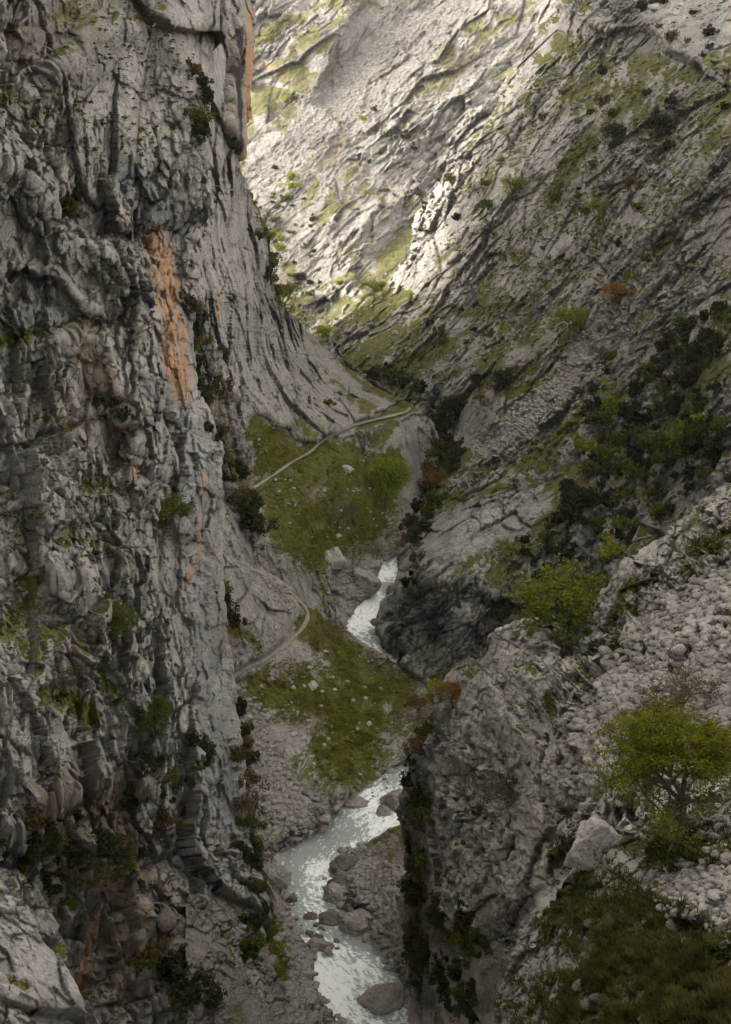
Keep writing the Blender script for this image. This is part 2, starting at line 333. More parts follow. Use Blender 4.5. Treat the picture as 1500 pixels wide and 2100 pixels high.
# -------- right mountain
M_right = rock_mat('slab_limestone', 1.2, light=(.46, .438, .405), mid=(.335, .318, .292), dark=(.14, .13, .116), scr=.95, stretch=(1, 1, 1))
ax_r = Wp(1500, 300, 700)-Wp(900, 1000, 690)
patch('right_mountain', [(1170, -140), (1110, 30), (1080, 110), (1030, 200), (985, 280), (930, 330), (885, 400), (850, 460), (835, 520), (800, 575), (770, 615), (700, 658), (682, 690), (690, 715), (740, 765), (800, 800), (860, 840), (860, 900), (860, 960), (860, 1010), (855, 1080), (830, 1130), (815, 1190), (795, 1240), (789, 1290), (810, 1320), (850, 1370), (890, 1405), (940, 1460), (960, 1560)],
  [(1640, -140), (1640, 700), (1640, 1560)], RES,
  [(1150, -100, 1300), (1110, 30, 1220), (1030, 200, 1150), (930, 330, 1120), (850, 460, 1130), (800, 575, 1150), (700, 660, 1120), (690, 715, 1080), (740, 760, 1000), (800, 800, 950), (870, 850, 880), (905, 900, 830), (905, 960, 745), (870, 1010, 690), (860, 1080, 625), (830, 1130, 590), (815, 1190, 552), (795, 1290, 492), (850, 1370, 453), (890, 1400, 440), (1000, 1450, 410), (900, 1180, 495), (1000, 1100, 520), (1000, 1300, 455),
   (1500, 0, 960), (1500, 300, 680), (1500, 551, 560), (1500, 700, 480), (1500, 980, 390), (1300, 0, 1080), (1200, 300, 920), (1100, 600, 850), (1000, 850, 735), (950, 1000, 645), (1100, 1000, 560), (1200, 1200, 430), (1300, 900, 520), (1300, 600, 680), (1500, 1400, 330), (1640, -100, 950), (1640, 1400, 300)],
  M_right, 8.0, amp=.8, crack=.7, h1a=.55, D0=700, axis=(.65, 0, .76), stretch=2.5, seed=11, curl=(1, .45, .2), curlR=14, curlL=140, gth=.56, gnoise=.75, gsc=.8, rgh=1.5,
  feats=[([(1230, -20), (1130, 100), (1030, 260), (960, 400), (880, 520), (820, 640)], 13, 40, 60),
         ([(1500, 330), (1330, 480), (1250, 590), (1190, 660), (1080, 760), (960, 900), (900, 1000)], 20, 70, 30),
         ([(1290, 610), (1230, 700), (1210, 830), (1100, 960), (960, 1080), (880, 1160)], 26, 22, 90),
         ([(1500, 560), (1400, 640), (1290, 760), (1230, 900), (1100, 1020), (1010, 1150)], -24, 60, 40),
         ([(1500, 780), (1380, 900), (1290, 1000), (1240, 1120)], 16, 40, 40),
         ([(1150, 0), (1240, 60), (1330, 50), (1420, 120)], 34, 14, 60), ([(800, 1215), (880, 1190), (980, 1200), (1040, 1230)], 13, 10, 60)],
  scree=[([(1225, 700), (1160, 780), (1080, 850), (1010, 920)], 30, .85), ([(1060, 740), (1120, 700)], 30, .5)],
  grass=[([(1210, 840), (1120, 920), (1010, 1010)], 18, 1), ([(1140, 770), (1050, 810)], 16, .8), ([(1330, 170), (1250, 260), (1180, 330), (1130, 420)], 30, .75), ([(1390, 480), (1300, 560), (1260, 620)], 26, .6), ([(1500, 180), (1450, 300), (1400, 420)], 30, .55), ([(720, 740), (790, 760), (860, 740), (960, 690)], 24, .8), ([(870, 640), (980, 640), (1080, 620)], 14, .7), ([(900, 540), (980, 480)], 12, .6), ([(1140, 90), (1180, 130), (1150, 220)], 20, .5), ([(1160, 640), (1100, 700), (900, 780)], 14, .7), ([(820, 500), (800, 570), (790, 620)], 12, .8), ([(1020, 470), (1100, 560), (1200, 500)], 16, .5), ([(1480, 700), (1400, 860)], 60, .7)],
  lichen_shade=[([(1250, 0), (1330, 60), (1320, 140)], 40, .8), ([(850, 1260), (900, 1330), (1000, 1330)], 70, .9), ([(1000, 310), (1000, 380), (930, 440)], 30, .6), ([(1450, 30), (1400, 160), (1500, 260)], 60, .4), ([(1330, 740), (1200, 1060)], 80, .6), ([(1215, 600), (1200, 640)], 14, .9)],  # strokes paint in corner dimness, overhang shade and the cave's dark mouth
  nograss=[([(1280, 20), (1400, 60), (1520, 30)], 90, .85), ([(860, 1150), (960, 1090), (1080, 1040)], 60, .9), ([(820, 1260), (1000, 1330)], 80, .9)],
  stain_shade=[([(820, 1250), (840, 1330)], 30, .7), ([(900, 1240), (920, 1360)], 40, .7), ([(1000, 1250), (1000, 1370)], 40, .7), ([(1270, 20), (1290, 110)], 25, .6)],  # strokes over the river darken the undercut cliff with painted shade
  brown=[([(700, 690), (760, 650)], 20, .3), ([(1400, 1000), (1200, 1050)], 40, .4)], up=260, upv=(.6, .3, 1))

# -------- left wall, far part, with the upper grass slope
M_left = rock_mat('wall_limestone', 1.0, stretch=(1, 1, .3))
patch('left_back_wall', [(540, -160), (523, -40), (516, 0), (506, 150), (494, 290), (492, 350), (505, 385), (530, 440), (548, 500), (555, 570), (585, 632), (640, 690), (700, 745), (760, 790), (810, 815), (848, 838), (880, 870), (897, 910), (890, 960), (872, 1010), (850, 1080), (832, 1125), (780, 1150), (765, 1190), (720, 1250), (702, 1280), (720, 1320), (740, 1400)],
  [(260, -160), (260, 700), (300, 1300), (340, 1400)], RES,
  [(515, 0, 600), (495, -100, 640), (500, 300, 545), (430, 0, 500), (420, 400, 440), (400, 800, 415), (530, 440, 640), (560, 570, 695), (590, 640, 712), (680, 740, 762), (760, 790, 752), (845, 840, 718), (760, 865, 670), (690, 890, 622), (655, 912, 590), (600, 950, 545), (525, 1000, 500), (600, 820, 610), (500, 850, 500), (560, 700, 640), (480, 600, 500), (560, 900, 535), (890, 900, 724), (895, 950, 716), (860, 1050, 652), Zc(832, 1125, 0), Zc(780, 1150, 0), Zc(765, 1190, 0), Zc(702, 1280, 0), (760, 1100, 577), (700, 1100, 545), (640, 1180, 502), (560, 1080, 482), (500, 1200, 430), (430, 1130, 415), (700, 1000, 566), (620, 1020, 520), (300, 0, 400), (300, 1300, 380), (800, 1000, 628)],
  M_left, 7.0, amp=.9, crack=.8, D0=550, axis=(-.25, 0, 1), stretch=3.4, bench=[([(515, 1008), (560, 978), (600, 950), (640, 928), (652, 914), (690, 890), (730, 872), (780, 860), (838, 846)], 12, 1)], seed=23, curl=(1, .05, .02), curlR=12, curlL=520, gth=.60, gnoise=.6, gsc=.75, up=350, upv=(-.05, .0, 1), big=.9,  # hidden part behind and above is lengthened to block the sun
  feats=[([(500, 350), (470, 250), (478, 100), (490, -60)], 18, 26, 10), ([(385, 470), (410, 650), (450, 800), (470, 1000), (520, 1100)], 14, 14, 30), ([(430, 600), (480, 760), (520, 900)], 10, 20, 14),
         ([(840, 852), (760, 872), (690, 898), (655, 920), (600, 958), (525, 1010)], 6, 24, 5), ([(540, 850), (600, 880), (650, 905), (700, 880), (760, 850)], 14, 10, 60)],
  soft=[([(560, 1000), (700, 1000), (800, 1080)], 110, .9), ([(560, 930), (620, 920)], 40, .7), ([(400, 560), (450, 480), (460, 650)], 40, .55)],
  grass=[([(520, 880), (600, 930), (530, 960)], 34, .95), ([(560, 1010), (680, 950), (760, 1000), (700, 1060), (580, 1060), (620, 1130), (760, 1060), (790, 960)], 62, 1), ([(760, 780), (840, 835)], 16, .9), ([(600, 650), (700, 740)], 8, .5), ([(520, 400), (550, 500), (570, 620)], 12, .8), ([(600, 1180), (680, 1200)], 30, .6), ([(430, 800), (480, 960), (520, 1080)], 20, .6)],
  scree=[([(620, 700), (720, 790), (790, 830)], 18, .6), ([(530, 1000), (600, 945)], 12, .7), ([(690, 1180), (720, 1240)], 26, .8), ([(770, 1140), (740, 1100)], 16, .5)],
  brown=[([(640, 1010), (660, 1050)], 20, .8), ([(590, 930), (560, 950)], 16, .6), ([(560, 880), (590, 905)], 14, .5), ([(700, 1080), (760, 1120)], 24, .6), ([(420, 850), (500, 1050)], 26, .5)],
  orange=[([(508, 20), (498, 180), (490, 340)], 11, 1), ([(480, 60), (470, 260)], 6, .6), ([(443, 590), (442, 660)], 5, .8)],
  stain_shade=[([(490, 60), (476, 170), (484, 300)], 9, 1), ([(700, 882), (770, 858), (810, 848)], 4, .8), ([(520, 560), (530, 650)], 6, .7), ([(430, 560), (440, 700)], 6, .6), ([(600, 880), (640, 900)], 10, .6)],  # thin stroke over the upper path is the undercut's shade, painted on
  lichen_shade=[([(400, 640), (430, 800), (500, 1000)], 26, .8), ([(860, 900), (860, 1000)], 30, .5), ([(760, 1130), (700, 1110)], 20, .5)],
  nograss=[([(470, 0), (440, 300), (430, 500), (520, 620), (600, 760), (680, 840)], 60, 1)])

# -------- lower grass spur with the bend of the path
M_spur = rock_mat('spur_ground', .8)
patch('lower_spur', [(380, 1120), (430, 1130), (490, 1153), (560, 1183), (600, 1212), (640, 1248), (700, 1290), (770, 1335), (845, 1383), (872, 1412), (880, 1440)],
  [(380, 1830), (450, 1800), (540, 1762), (640, 1715), (690, 1670), (740, 1625), (790, 1582), (840, 1556), (900, 1500), (905, 1460)], RES,
  [(430, 1130, 392), (490, 1153, 400), (560, 1185, 425), (600, 1215, 435), (640, 1250, 440), (700, 1290, 455), (770, 1335, 464), (850, 1385, 449), (870, 1410, 437), (470, 1400, 375), (560, 1350, 400), (600, 1400, 398), (700, 1450, 405), (800, 1450, 418), (600, 1550, 366), (700, 1550, 380), Zc(820, 1565, .5), (500, 1600, 343), Zc(600, 1730, .5), Zc(540, 1762, 0), Zc(640, 1715, 0), Zc(690, 1670, 0), Zc(740, 1625, 0), Zc(890, 1500, 0), (430, 1750, 322), (430, 1600, 328), (400, 1300, 355), (500, 1250, 392), (545, 1280, 399)],
  M_spur, 4, amp=.8, D0=400, bench=[([(470, 1396), (500, 1374), (545, 1354), (590, 1322), (622, 1290), (635, 1262), (622, 1238), (600, 1216)], 16, 1)], axis=(0, 0, 1), stretch=1.3, seed=37, curl=(1, -.1, .7), curlR=5, curlL=60, gth=.7, gnoise=.8, gsc=.6,
  feats=[([(480, 1160), (540, 1200), (585, 1250), (570, 1330), (500, 1360)], 3, 20, 40), ([(630, 1262), (600, 1300), (550, 1350), (480, 1390)], -2, 14, 14)],
  soft=[([(600, 1330), (700, 1400), (800, 1450), (640, 1500), (560, 1450), (700, 1540)], 100, .95), ([(520, 1180), (600, 1250), (600, 1300)], 40, .8)],
  grass=[([(640, 1280), (700, 1350), (820, 1420)], 48, 1), ([(540, 1420), (640, 1420), (760, 1460), (680, 1540), (740, 1580)], 62, 1), ([(500, 1300), (530, 1330)], 20, .7), ([(440, 1230), (480, 1300)], 22, .8), ([(600, 1215), (640, 1260)], 10, .8)],
  scree=[([(500, 1170), (560, 1210), (600, 1250), (585, 1310)], 22, 1), ([(700, 1310), (740, 1350), (780, 1390)], 18, .8), ([(490, 1460), (520, 1540), (560, 1620), (620, 1670)], 52, .9), ([(470, 1350), (520, 1370)], 16, .7)],
  brown=[([(640, 1310), (700, 1290)], 26, .9), ([(600, 1370), (560, 1400)], 26, .5), ([(700, 1480), (600, 1490)], 30, .45), ([(500, 1460), (540, 1540)], 30, .5), ([(480, 1320), (460, 1290)], 16, .7)],
  lichen_shade=[([(560, 1740), (650, 1700)], 20, .8), ([(780, 1580), (740, 1620)], 14, .4), ([(430, 1200), (490, 1330)], 26, .4)])

# -------- gravel banks at the river
M_bank = rock_mat('bank_gravel', .6, light=(.30, .275, .24), mid=(.21, .19, .165), dark=(.12, .108, .095))
patch('left_river_bank', [(540, 1735), (555, 1765), (585, 1800), (565, 1830), (592, 1870), (612, 1920), (640, 1960), (636, 2010), (662, 2060), (702, 2110), (735, 2230)], [(380, 1720), (380, 1900), (380, 2260)], RES,
  [Zc(555, 1765, 0), Zc(585, 1800, 0), Zc(592, 1870, 0), Zc(640, 1960, 0), Zc(662, 2060, 0), Zc(735, 2230, 0), Zc(500, 1760, 4), Zc(500, 1900, 14), Zc(560, 1900, 3), Zc(560, 2000, 7), Zc(500, 2050, 20), Zc(600, 2080, 5), Zc(400, 1800, 20), Zc(400, 2200, 35), Zc(540, 1735, 0)],
  M_bank, 2.4, amp=.9, D0=300, edge=2, axis=(0, 0, 1), stretch=1, seed=41, curl=(.2, -.3, 1), curlR=2, curlL=8, gth=.9, gnoise=.7, gsc=.7,
  scree=[([(560, 1780), (580, 1900), (620, 2000), (620, 2100)], 40, .8), ([(560, 2060), (540, 2150)], 50, .7)], grass=[([(530, 1830), (560, 1930), (590, 2000)], 24, .8), ([(480, 2080), (540, 2140)], 30, .5)], brown=[([(540, 1780), (600, 1950), (620, 2080)], 40, .5)])
patch('right_river_bank', [(850, 1684), (800, 1704), (748, 1735), (702, 1752), (679, 1775), (704, 1792), (664, 1822), (700, 1852), (738, 1882), (762, 1930), (800, 1980), (845, 2030), (900, 2080)], [(960, 1680), (960, 1900), (960, 2100)], RES,
  [Zc(850, 1684, .3), Zc(748, 1735, 0), Zc(679, 1775, 0), Zc(664, 1822, 0), Zc(738, 1882, 0), Zc(800, 1980, 0), Zc(900, 2080, 0), Zc(830, 1730, 5), Zc(760, 1790, 3.5), Zc(830, 1850, 8), Zc(760, 1850, 2.5), Zc(950, 1700, 12), Zc(950, 2000, 12)],
  M_bank, 2.4, amp=.9, D0=320, axis=(0, 0, 1), stretch=1, seed=43, curl=(.2, -.3, 1), curlR=2, curlL=8, gth=1.2,
  scree=[([(760, 1800), (820, 1860), (800, 1760)], 60, .9)], brown=[([(800, 1760), (840, 1740), (780, 1800)], 40, .7)], grass=[([(840, 1690), (790, 1715), (740, 1745)], 12, .9), ([(840, 1710), (800, 1760)], 12, .6)], lichen_shade=[([(690, 1775), (700, 1830), (760, 1900)], 26, .5)])

# -------- right near crag
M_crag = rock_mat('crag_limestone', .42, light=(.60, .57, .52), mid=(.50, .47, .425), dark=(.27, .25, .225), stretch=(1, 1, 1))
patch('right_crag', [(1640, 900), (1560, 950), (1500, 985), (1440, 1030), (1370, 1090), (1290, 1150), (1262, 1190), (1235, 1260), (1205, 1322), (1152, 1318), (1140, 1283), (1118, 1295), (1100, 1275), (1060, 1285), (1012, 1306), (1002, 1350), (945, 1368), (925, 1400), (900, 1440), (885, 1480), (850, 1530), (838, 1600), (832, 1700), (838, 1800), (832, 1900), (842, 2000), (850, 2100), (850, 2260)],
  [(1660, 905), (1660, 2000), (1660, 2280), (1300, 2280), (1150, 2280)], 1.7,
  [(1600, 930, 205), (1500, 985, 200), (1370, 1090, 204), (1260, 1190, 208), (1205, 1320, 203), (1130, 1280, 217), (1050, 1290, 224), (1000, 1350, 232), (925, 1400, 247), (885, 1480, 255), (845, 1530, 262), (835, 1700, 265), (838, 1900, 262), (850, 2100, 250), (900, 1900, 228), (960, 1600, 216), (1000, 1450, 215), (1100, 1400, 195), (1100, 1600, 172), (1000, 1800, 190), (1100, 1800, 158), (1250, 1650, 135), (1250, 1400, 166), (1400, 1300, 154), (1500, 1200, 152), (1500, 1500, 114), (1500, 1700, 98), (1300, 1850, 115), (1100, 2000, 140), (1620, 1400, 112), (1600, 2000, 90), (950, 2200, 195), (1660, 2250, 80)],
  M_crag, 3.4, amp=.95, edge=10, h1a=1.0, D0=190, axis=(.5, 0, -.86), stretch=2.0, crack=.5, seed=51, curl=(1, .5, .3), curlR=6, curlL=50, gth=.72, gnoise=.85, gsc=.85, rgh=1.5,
  feats=[([(1240, 1195), (1190, 1330), (1150, 1330)], -8, 30, 30), ([(1120, 1300), (1040, 1400), (960, 1560), (930, 1700), (910, 1900)], 9, 20, 45), ([(1290, 1160), (1260, 1290), (1400, 1320), (1640, 1260)], 4, 60, 40), ([(1010, 1960), (1080, 1860), (1200, 1760), (1300, 1690)], -9, 30, 40), ([(1170, 1700), (1200, 1730), (1240, 1690)], 3, 18, 10)],
  scree=[([(1500, 1200), (1400, 1280), (1330, 1380), (1240, 1500)], 50, .95), ([(1500, 1340), (1420, 1420), (1500, 1480)], 60, .95), ([(1200, 1560), (1250, 1620)], 30, .6)],
  grass=[([(1500, 1100), (1420, 1130)], 20, 1), ([(1480, 1240), (1420, 1180)], 30, .7), ([(1220, 1350), (1320, 1330), (1380, 1400)], 26, .9), ([(1330, 1180), (1280, 1220), (1250, 1300)], 14, .7), ([(1130, 1440), (1160, 1540), (1200, 1600)], 20, .7), ([(1210, 1700), (1150, 1760)], 30, .8), ([(1480, 1010), (1380, 1110)], 14, .6), ([(1060, 1680), (1000, 1740)], 16, .5)],
  lichen_shade=[([(860, 1600), (870, 1800), (880, 2050)], 38, .95), ([(1000, 1920), (1080, 1860), (1000, 2050)], 40, .9), ([(900, 1480), (880, 1560)], 20, .6)],
  brown=[([(860, 1640), (880, 1900), (960, 1960)], 40, .6), ([(1050, 1600), (1100, 1680)], 30, .3), ([(980, 1940), (940, 2060)], 40, .5)],
  stain_shade=[([(1010, 1930), (1060, 1900), (1100, 1850)], 20, .9), ([(900, 2000), (900, 2100)], 20, .6)])
M_near = rock_mat('near_slope_ground', .3, grassy=((.022, .024, .006), (.045, .046, .010), (.075, .07, .016)), dry=(.07, .05, .025))
patch('right_near_slope', [(985, 2280), (1010, 2150), (1030, 2040), (1060, 1955), (1112, 1872), (1180, 1797), (1250, 1728), (1330, 1692), (1450, 1652), (1660, 1590)], [(1000, 2320), (1300, 2330), (1660, 2330), (1680, 2000), (1680, 1640)], 1.7,
  [(1620, 1600, 95), (1450, 1650, 92), (1330, 1690, 95), (1250, 1725, 98), (1110, 1870, 100), (1030, 2040, 100), (1010, 2150, 95), (1400, 1900, 72), (1300, 2100, 64), (1500, 2100, 54), (1600, 1900, 64), (1100, 2200, 78), (1600, 2300, 45)],
  M_near, 1.7, amp=.95, D0=80, axis=(.6, 0, .8), stretch=1.5, seed=61, edge=7, curl=(1, .2, .6), curlR=2.5, curlL=25, gth=.60, gnoise=.9, gsc=1.,
  scree=[([(1650, 1680), (1500, 1800), (1400, 1830)], 40, .85), ([(1650, 1800), (1480, 1880)], 30, .8)], grass=[([(1200, 1850), (1300, 1950), (1400, 2000), (1200, 2050), (1500, 2080)], 110, .86), ([(1300, 1740), (1400, 1740)], 40, .7)], brown=[([(1250, 1950), (1400, 2050)], 100, .55), ([(1100, 2100), (1300, 2150)], 60, .5)],
  nograss=[([(1255, 1735), (1180, 1805), (1115, 1880), (1065, 1960), (1035, 2050), (1015, 2160)], 15, .9), ([(1400, 2120), (1380, 2030)], 14, .8), ([(1500, 1920), (1470, 1960)], 16, .8), ([(1120, 2130), (1110, 2080)], 14, .8)])

# -------- left near wall
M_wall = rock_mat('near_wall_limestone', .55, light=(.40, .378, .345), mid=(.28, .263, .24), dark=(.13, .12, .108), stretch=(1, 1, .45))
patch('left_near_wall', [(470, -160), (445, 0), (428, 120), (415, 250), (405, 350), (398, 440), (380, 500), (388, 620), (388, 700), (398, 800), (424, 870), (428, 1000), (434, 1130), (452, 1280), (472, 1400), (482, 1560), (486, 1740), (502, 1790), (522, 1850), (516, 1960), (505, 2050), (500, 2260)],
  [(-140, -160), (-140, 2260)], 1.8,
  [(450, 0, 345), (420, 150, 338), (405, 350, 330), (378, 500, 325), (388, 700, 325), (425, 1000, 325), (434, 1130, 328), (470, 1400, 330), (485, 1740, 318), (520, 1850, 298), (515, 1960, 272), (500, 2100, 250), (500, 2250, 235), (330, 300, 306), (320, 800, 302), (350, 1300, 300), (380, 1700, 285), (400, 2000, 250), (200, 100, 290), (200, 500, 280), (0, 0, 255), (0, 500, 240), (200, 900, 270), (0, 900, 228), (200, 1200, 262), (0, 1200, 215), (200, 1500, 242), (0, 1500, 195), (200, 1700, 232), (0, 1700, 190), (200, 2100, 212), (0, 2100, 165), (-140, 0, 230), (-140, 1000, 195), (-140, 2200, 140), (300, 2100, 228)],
  M_wall, 7.5, amp=1.2, D0=280, axis=(-.08, 0, 1), stretch=1.9, crack=.85, cool=[([(300, 800), (380, 900), (400, 1100), (410, 1300), (430, 1500), (460, 1700)], 44, .55), ([(240, 340), (300, 430), (350, 460)], 50, .8), ([(420, 560), (360, 860)], 20, .7), ([(60, 620), (90, 660)], 40, .7), ([(300, 1850), (250, 1950)], 40, .6), ([(200, 1200), (240, 1230)], 20, .7)], seed=71, curl=(1, .35, .1), curlR=10, curlL=90, gth=.70, gnoise=.8, gsc=.75, up=370, upv=(-.06, 0, 1), big=1.2,  # wall carried up out of view to keep the sun off the gorge
  feats=[([(-100, 300), (40, 345), (105, 410), (130, 470), (190, 500), (245, 560), (275, 640), (312, 760), (290, 860), (300, 960)], 13, 60, 30),
         ([(60, 200), (200, 60), (330, 60), (400, 200), (395, 330)], 8, 60, 26), ([(270, 520), (300, 470), (370, 480)], -6, 20, 12), ([(280, 480), (285, 600), (320, 760), (335, 900)], -7, 12, 22),
         ([(0, 560), (60, 545), (110, 560), (190, 640)], 7, 8, 30), ([(130, 700), (150, 680), (210, 700), (230, 800), (280, 900)], 7, 34, 18), ([(0, 700), (120, 670)], -6, 12, 20), ([(0, 940), (130, 1180), (200, 1190), (240, 1170), (250, 1240)], 3, 24, 50),
         ([(130, 1190), (220, 1290), (280, 1400), (303, 1500), (292, 1600), (240, 1625), (150, 1600), (80, 1640), (0, 1720)], 8, 50, 26),
         ([(400, 500), (350, 700), (350, 900), (380, 1200), (400, 1500), (430, 1700)], 4, 16, 30), ([(440, 1350), (395, 1560), (440, 1740), (490, 1830)], -5, 12, 20), ([(250, 1640), (300, 1800), (330, 2000)], -8, 26, 40)],
  soft=[([(320, 500), (350, 620), (370, 780), (400, 900)], 44, .6), ([(440, 1350), (450, 1720)], 44, .7), ([(370, 1150), (390, 1300), (400, 1500)], 44, .6), ([(320, 1100), (350, 1350)], 44, .5), ([(380, 330), (350, 440), (400, 480)], 36, .5), ([(320, 850), (340, 1000)], 30, .5), ([(70, 640), (130, 600)], 40, .5), ([(240, 80), (330, 130)], 40, .4)],
  orange=[([(310, 480), (335, 560), (350, 680), (368, 800)], 34, 1), ([(300, 520), (305, 600)], 16, .8), ([(385, 1060), (388, 1140), (372, 1200)], 8, .9), ([(400, 960), (390, 1040)], 6, .7), ([(222, 440), (224, 470)], 8, .7), ([(150, 1880), (152, 2030)], 16, .8), ([(250, 1860), (255, 1950)], 14, .55), ([(205, 1720), (250, 1800)], 20, .3), ([(320, 1800), (322, 1840)], 9, .7), ([(230, 945), (260, 960)], 14, .7), ([(310, 860), (300, 930)], 6, .6), ([(415, 1110), (410, 1150)], 4, .6)],
  stain_shade=[([(265, 340), (262, 400), (270, 470)], 13, 1), ([(205, 420), (210, 490)], 11, .9), ([(85, 550), (95, 620)], 14, .95), ([(60, 560), (60, 590)], 7, .8), ([(110, 640), (100, 680)], 16, .7), ([(320, 330), (322, 350)], 5, .9), ([(345, 335), (343, 365)], 4, .9), ([(270, 290), (130, 290)], 8, .5), ([(192, 250), (180, 340)], 12, .6), ([(130, 250), (135, 330)], 8, .6), ([(300, 790), (306, 870), (312, 940)], 7, .95), ([(240, 705), (245, 740)], 8, .95), ([(350, 995), (355, 1050)], 9, .9), ([(280, 1130), (290, 1170)], 5, .6), ([(305, 1210), (318, 1300)], 4, .9), ([(205, 1190), (200, 1240)], 8, .9), ([(378, 1220), (382, 1260)], 3, .8), ([(400, 1800), (403, 1850)], 6, .9), ([(425, 1820), (430, 1890)], 8, .95), ([(230, 1900), (240, 2050)], 20, .35), ([(300, 1850), (290, 2000)], 24, .35), ([(440, 1560), (442, 1590)], 3, .9), ([(20, 640), (60, 660)], 20, .5)],
  grass=[([(20, 1180), (60, 1200)], 20, .85), ([(0, 1300), (60, 1250)], 40, .6), ([(60, 1440), (120, 1430), (160, 1480)], 40, .8), ([(170, 1360), (220, 1440)], 24, .7), ([(0, 700), (100, 680)], 22, .8), ([(200, 530), (245, 590)], 8, .7), ([(160, 990), (240, 1000)], 26, .6), ([(0, 200), (80, 240)], 40, .6), ([(120, 30), (220, 0)], 50, .5), ([(100, 1100), (180, 1120)], 30, .5), ([(180, 1700), (250, 1760)], 30, .4), ([(265, 1500), (280, 1560)], 8, .6)],
  brown=[([(170, 720), (220, 850), (240, 930)], 44, .85), ([(100, 780), (160, 880)], 20, .6), ([(100, 1660), (220, 1640), (240, 1800), (150, 1780)], 70, .9), ([(200, 1850), (230, 2050)], 60, .7), ([(120, 1320), (80, 1440)], 30, .5), ([(350, 1900), (340, 2100)], 50, .4), ([(0, 100), (150, 50)], 60, .4)],
  lichen_shade=[([(0, 0), (100, 100), (250, 0)], 120, .45), ([(60, 1720), (150, 1800), (180, 1960)], 90, .8), ([(60, 600), (60, 680)], 40, .6), ([(280, 400), (340, 420), (300, 460)], 50, .55), ([(430, 1450), (460, 1640)], 30, .35), ([(330, 1900), (340, 2100)], 60, .6), ([(330, 830), (340, 960)], 24, .4)],  # top-left stroke paints the dimming towards that corner of the view
  nograss=[([(330, 420), (340, 700), (380, 1000), (380, 1300), (440, 1700)], 80, 1), ([(290, 1850), (330, 2060)], 60, .8), ([(250, 350), (380, 400)], 50, .9)])
M_corner = rock_mat('corner_limestone', .16, light=(.33, .31, .29), mid=(.25, .235, .22), dark=(.15, .14, .13))
patch('left_foreground_rock', [(-160, 1760), (-60, 1790), (0, 1822), (45, 1862), (72, 1900), (80, 1935), (112, 1965), (136, 1990), (148, 2040), (156, 2110), (170, 2260)], [(-160, 2300), (-100, 2320), (0, 2320)], 1.8,
  [(-60, 1790, 50), (0, 1822, 48), (72, 1900, 46), (112, 1965, 45), (150, 2050, 43), (156, 2110, 42), (0, 1950, 44), (60, 2050, 41), (0, 2200, 36), (-150, 2200, 36), (150, 2300, 38)],
  M_corner, 1.1, amp=1., D0=44, axis=(.7, 0, -.7), stretch=1.5, seed=83, curl=(1, .3, .5), curlR=1.5, curlL=14, gth=.93, gnoise=.5, gsc=.7, grass=[([(20, 2030), (45, 2040)], 12, .9)], brown=[([(80, 2030), (100, 2040)], 12, .3)])
log('terrain done')
# -------- ground sheet, river bed
def ground_f(t, b):
    q = N(t); g = q.n('ShaderNodeNewGeometry'); n1 = q.noise(g.outputs['Position'], .4, 6, .7)
    q.l(q.ramp(n1, [(.35, (.05, .045, .035)), (.6, (.12, .105, .085))]), b.inputs['Base Color']); b.inputs['Roughness'].default_value = .9
M_bed = mat('river_bed', ground_f)
me = mesh_np('ground', np.array([(-1500, -700, -3), (2200, -700, -3), (2200, 3000, -3), (-1500, 3000, -3)]), np.array([[0, 1, 2, 3]]), M_bed, False)
o = bpy.data.objects.new('ground', me); C.objects.link(o); tag(o, kind='structure')
def rough_wall(name, p0, p1, h, lean, m, seed):
    p0 = np.array(p0, float); p1 = np.array(p1, float); nu, nv = 160, 120
    u = np.linspace(0, 1, nu)[None, :, None]; v = np.linspace(0, 1, nv)[:, None, None]
    G = p0*(1-u)+p1*u+np.array([lean, 0, h])*v; n = normals(G); P = G.reshape(-1, 3)
    d = ridged(P/90., 5, seed)*26+facet(P/9., seed)[0]*2; G = G+n*d.reshape(nv, nu)[..., None]
    o = bpy.data.objects.new(name, mesh_np(name, G.reshape(-1, 3), grid_faces(nv, nu), m)); C.objects.link(o); tag(o, kind='structure')
rough_wall('added_sun_block_cliff', (-85, -400, -3), (-105, 260, -3), 480, -60, M_wall, 5)  # added unseen cliff, keeps sun and some skylight off the foreground
EL = np.concatenate([Wp(np.full(8, 1648.), np.array([925, 1100, 1250, 1400, 1500, 1640, 1800, 2000]), np.array([206, 176, 150, 122, 108, 94, 76, 62.])), np.array([(42, 34, 112), (62, 0, 108), (80, -80, 108.)])])-np.array([0, 0, 1.5])
EL = resample(EL, 420)[::-1]; u = (np.linspace(0, 1, 220)**2.2)[None, :, None]; G = EL[:, None]+u*np.array([170, 0, 95.]); P = G.reshape(-1, 3)
G = G+np.stack([facet(P/6., 29)[0]*1.5, facet(P/6., 39)[0]*1.5, (ridged(P/40., 5, 3)*12+facet(P/9., 9)[0]*2.6+facet(P/3., 19)[0]*.9)], -1).reshape(G.shape)*np.minimum(1, u*40)
o = bpy.data.objects.new('right_near_hillside', mesh_np('right_near_hillside', G.reshape(-1, 3), grid_faces(*G.shape[:2]), M_crag)); C.objects.link(o); tag(o, kind='structure')
rough_wall('added_sky_block_slope', (110, 190, -3), (150, -400, -3), 200, 260, M_wall, 6)  # added unseen slope beside and behind the camera, cuts skylight
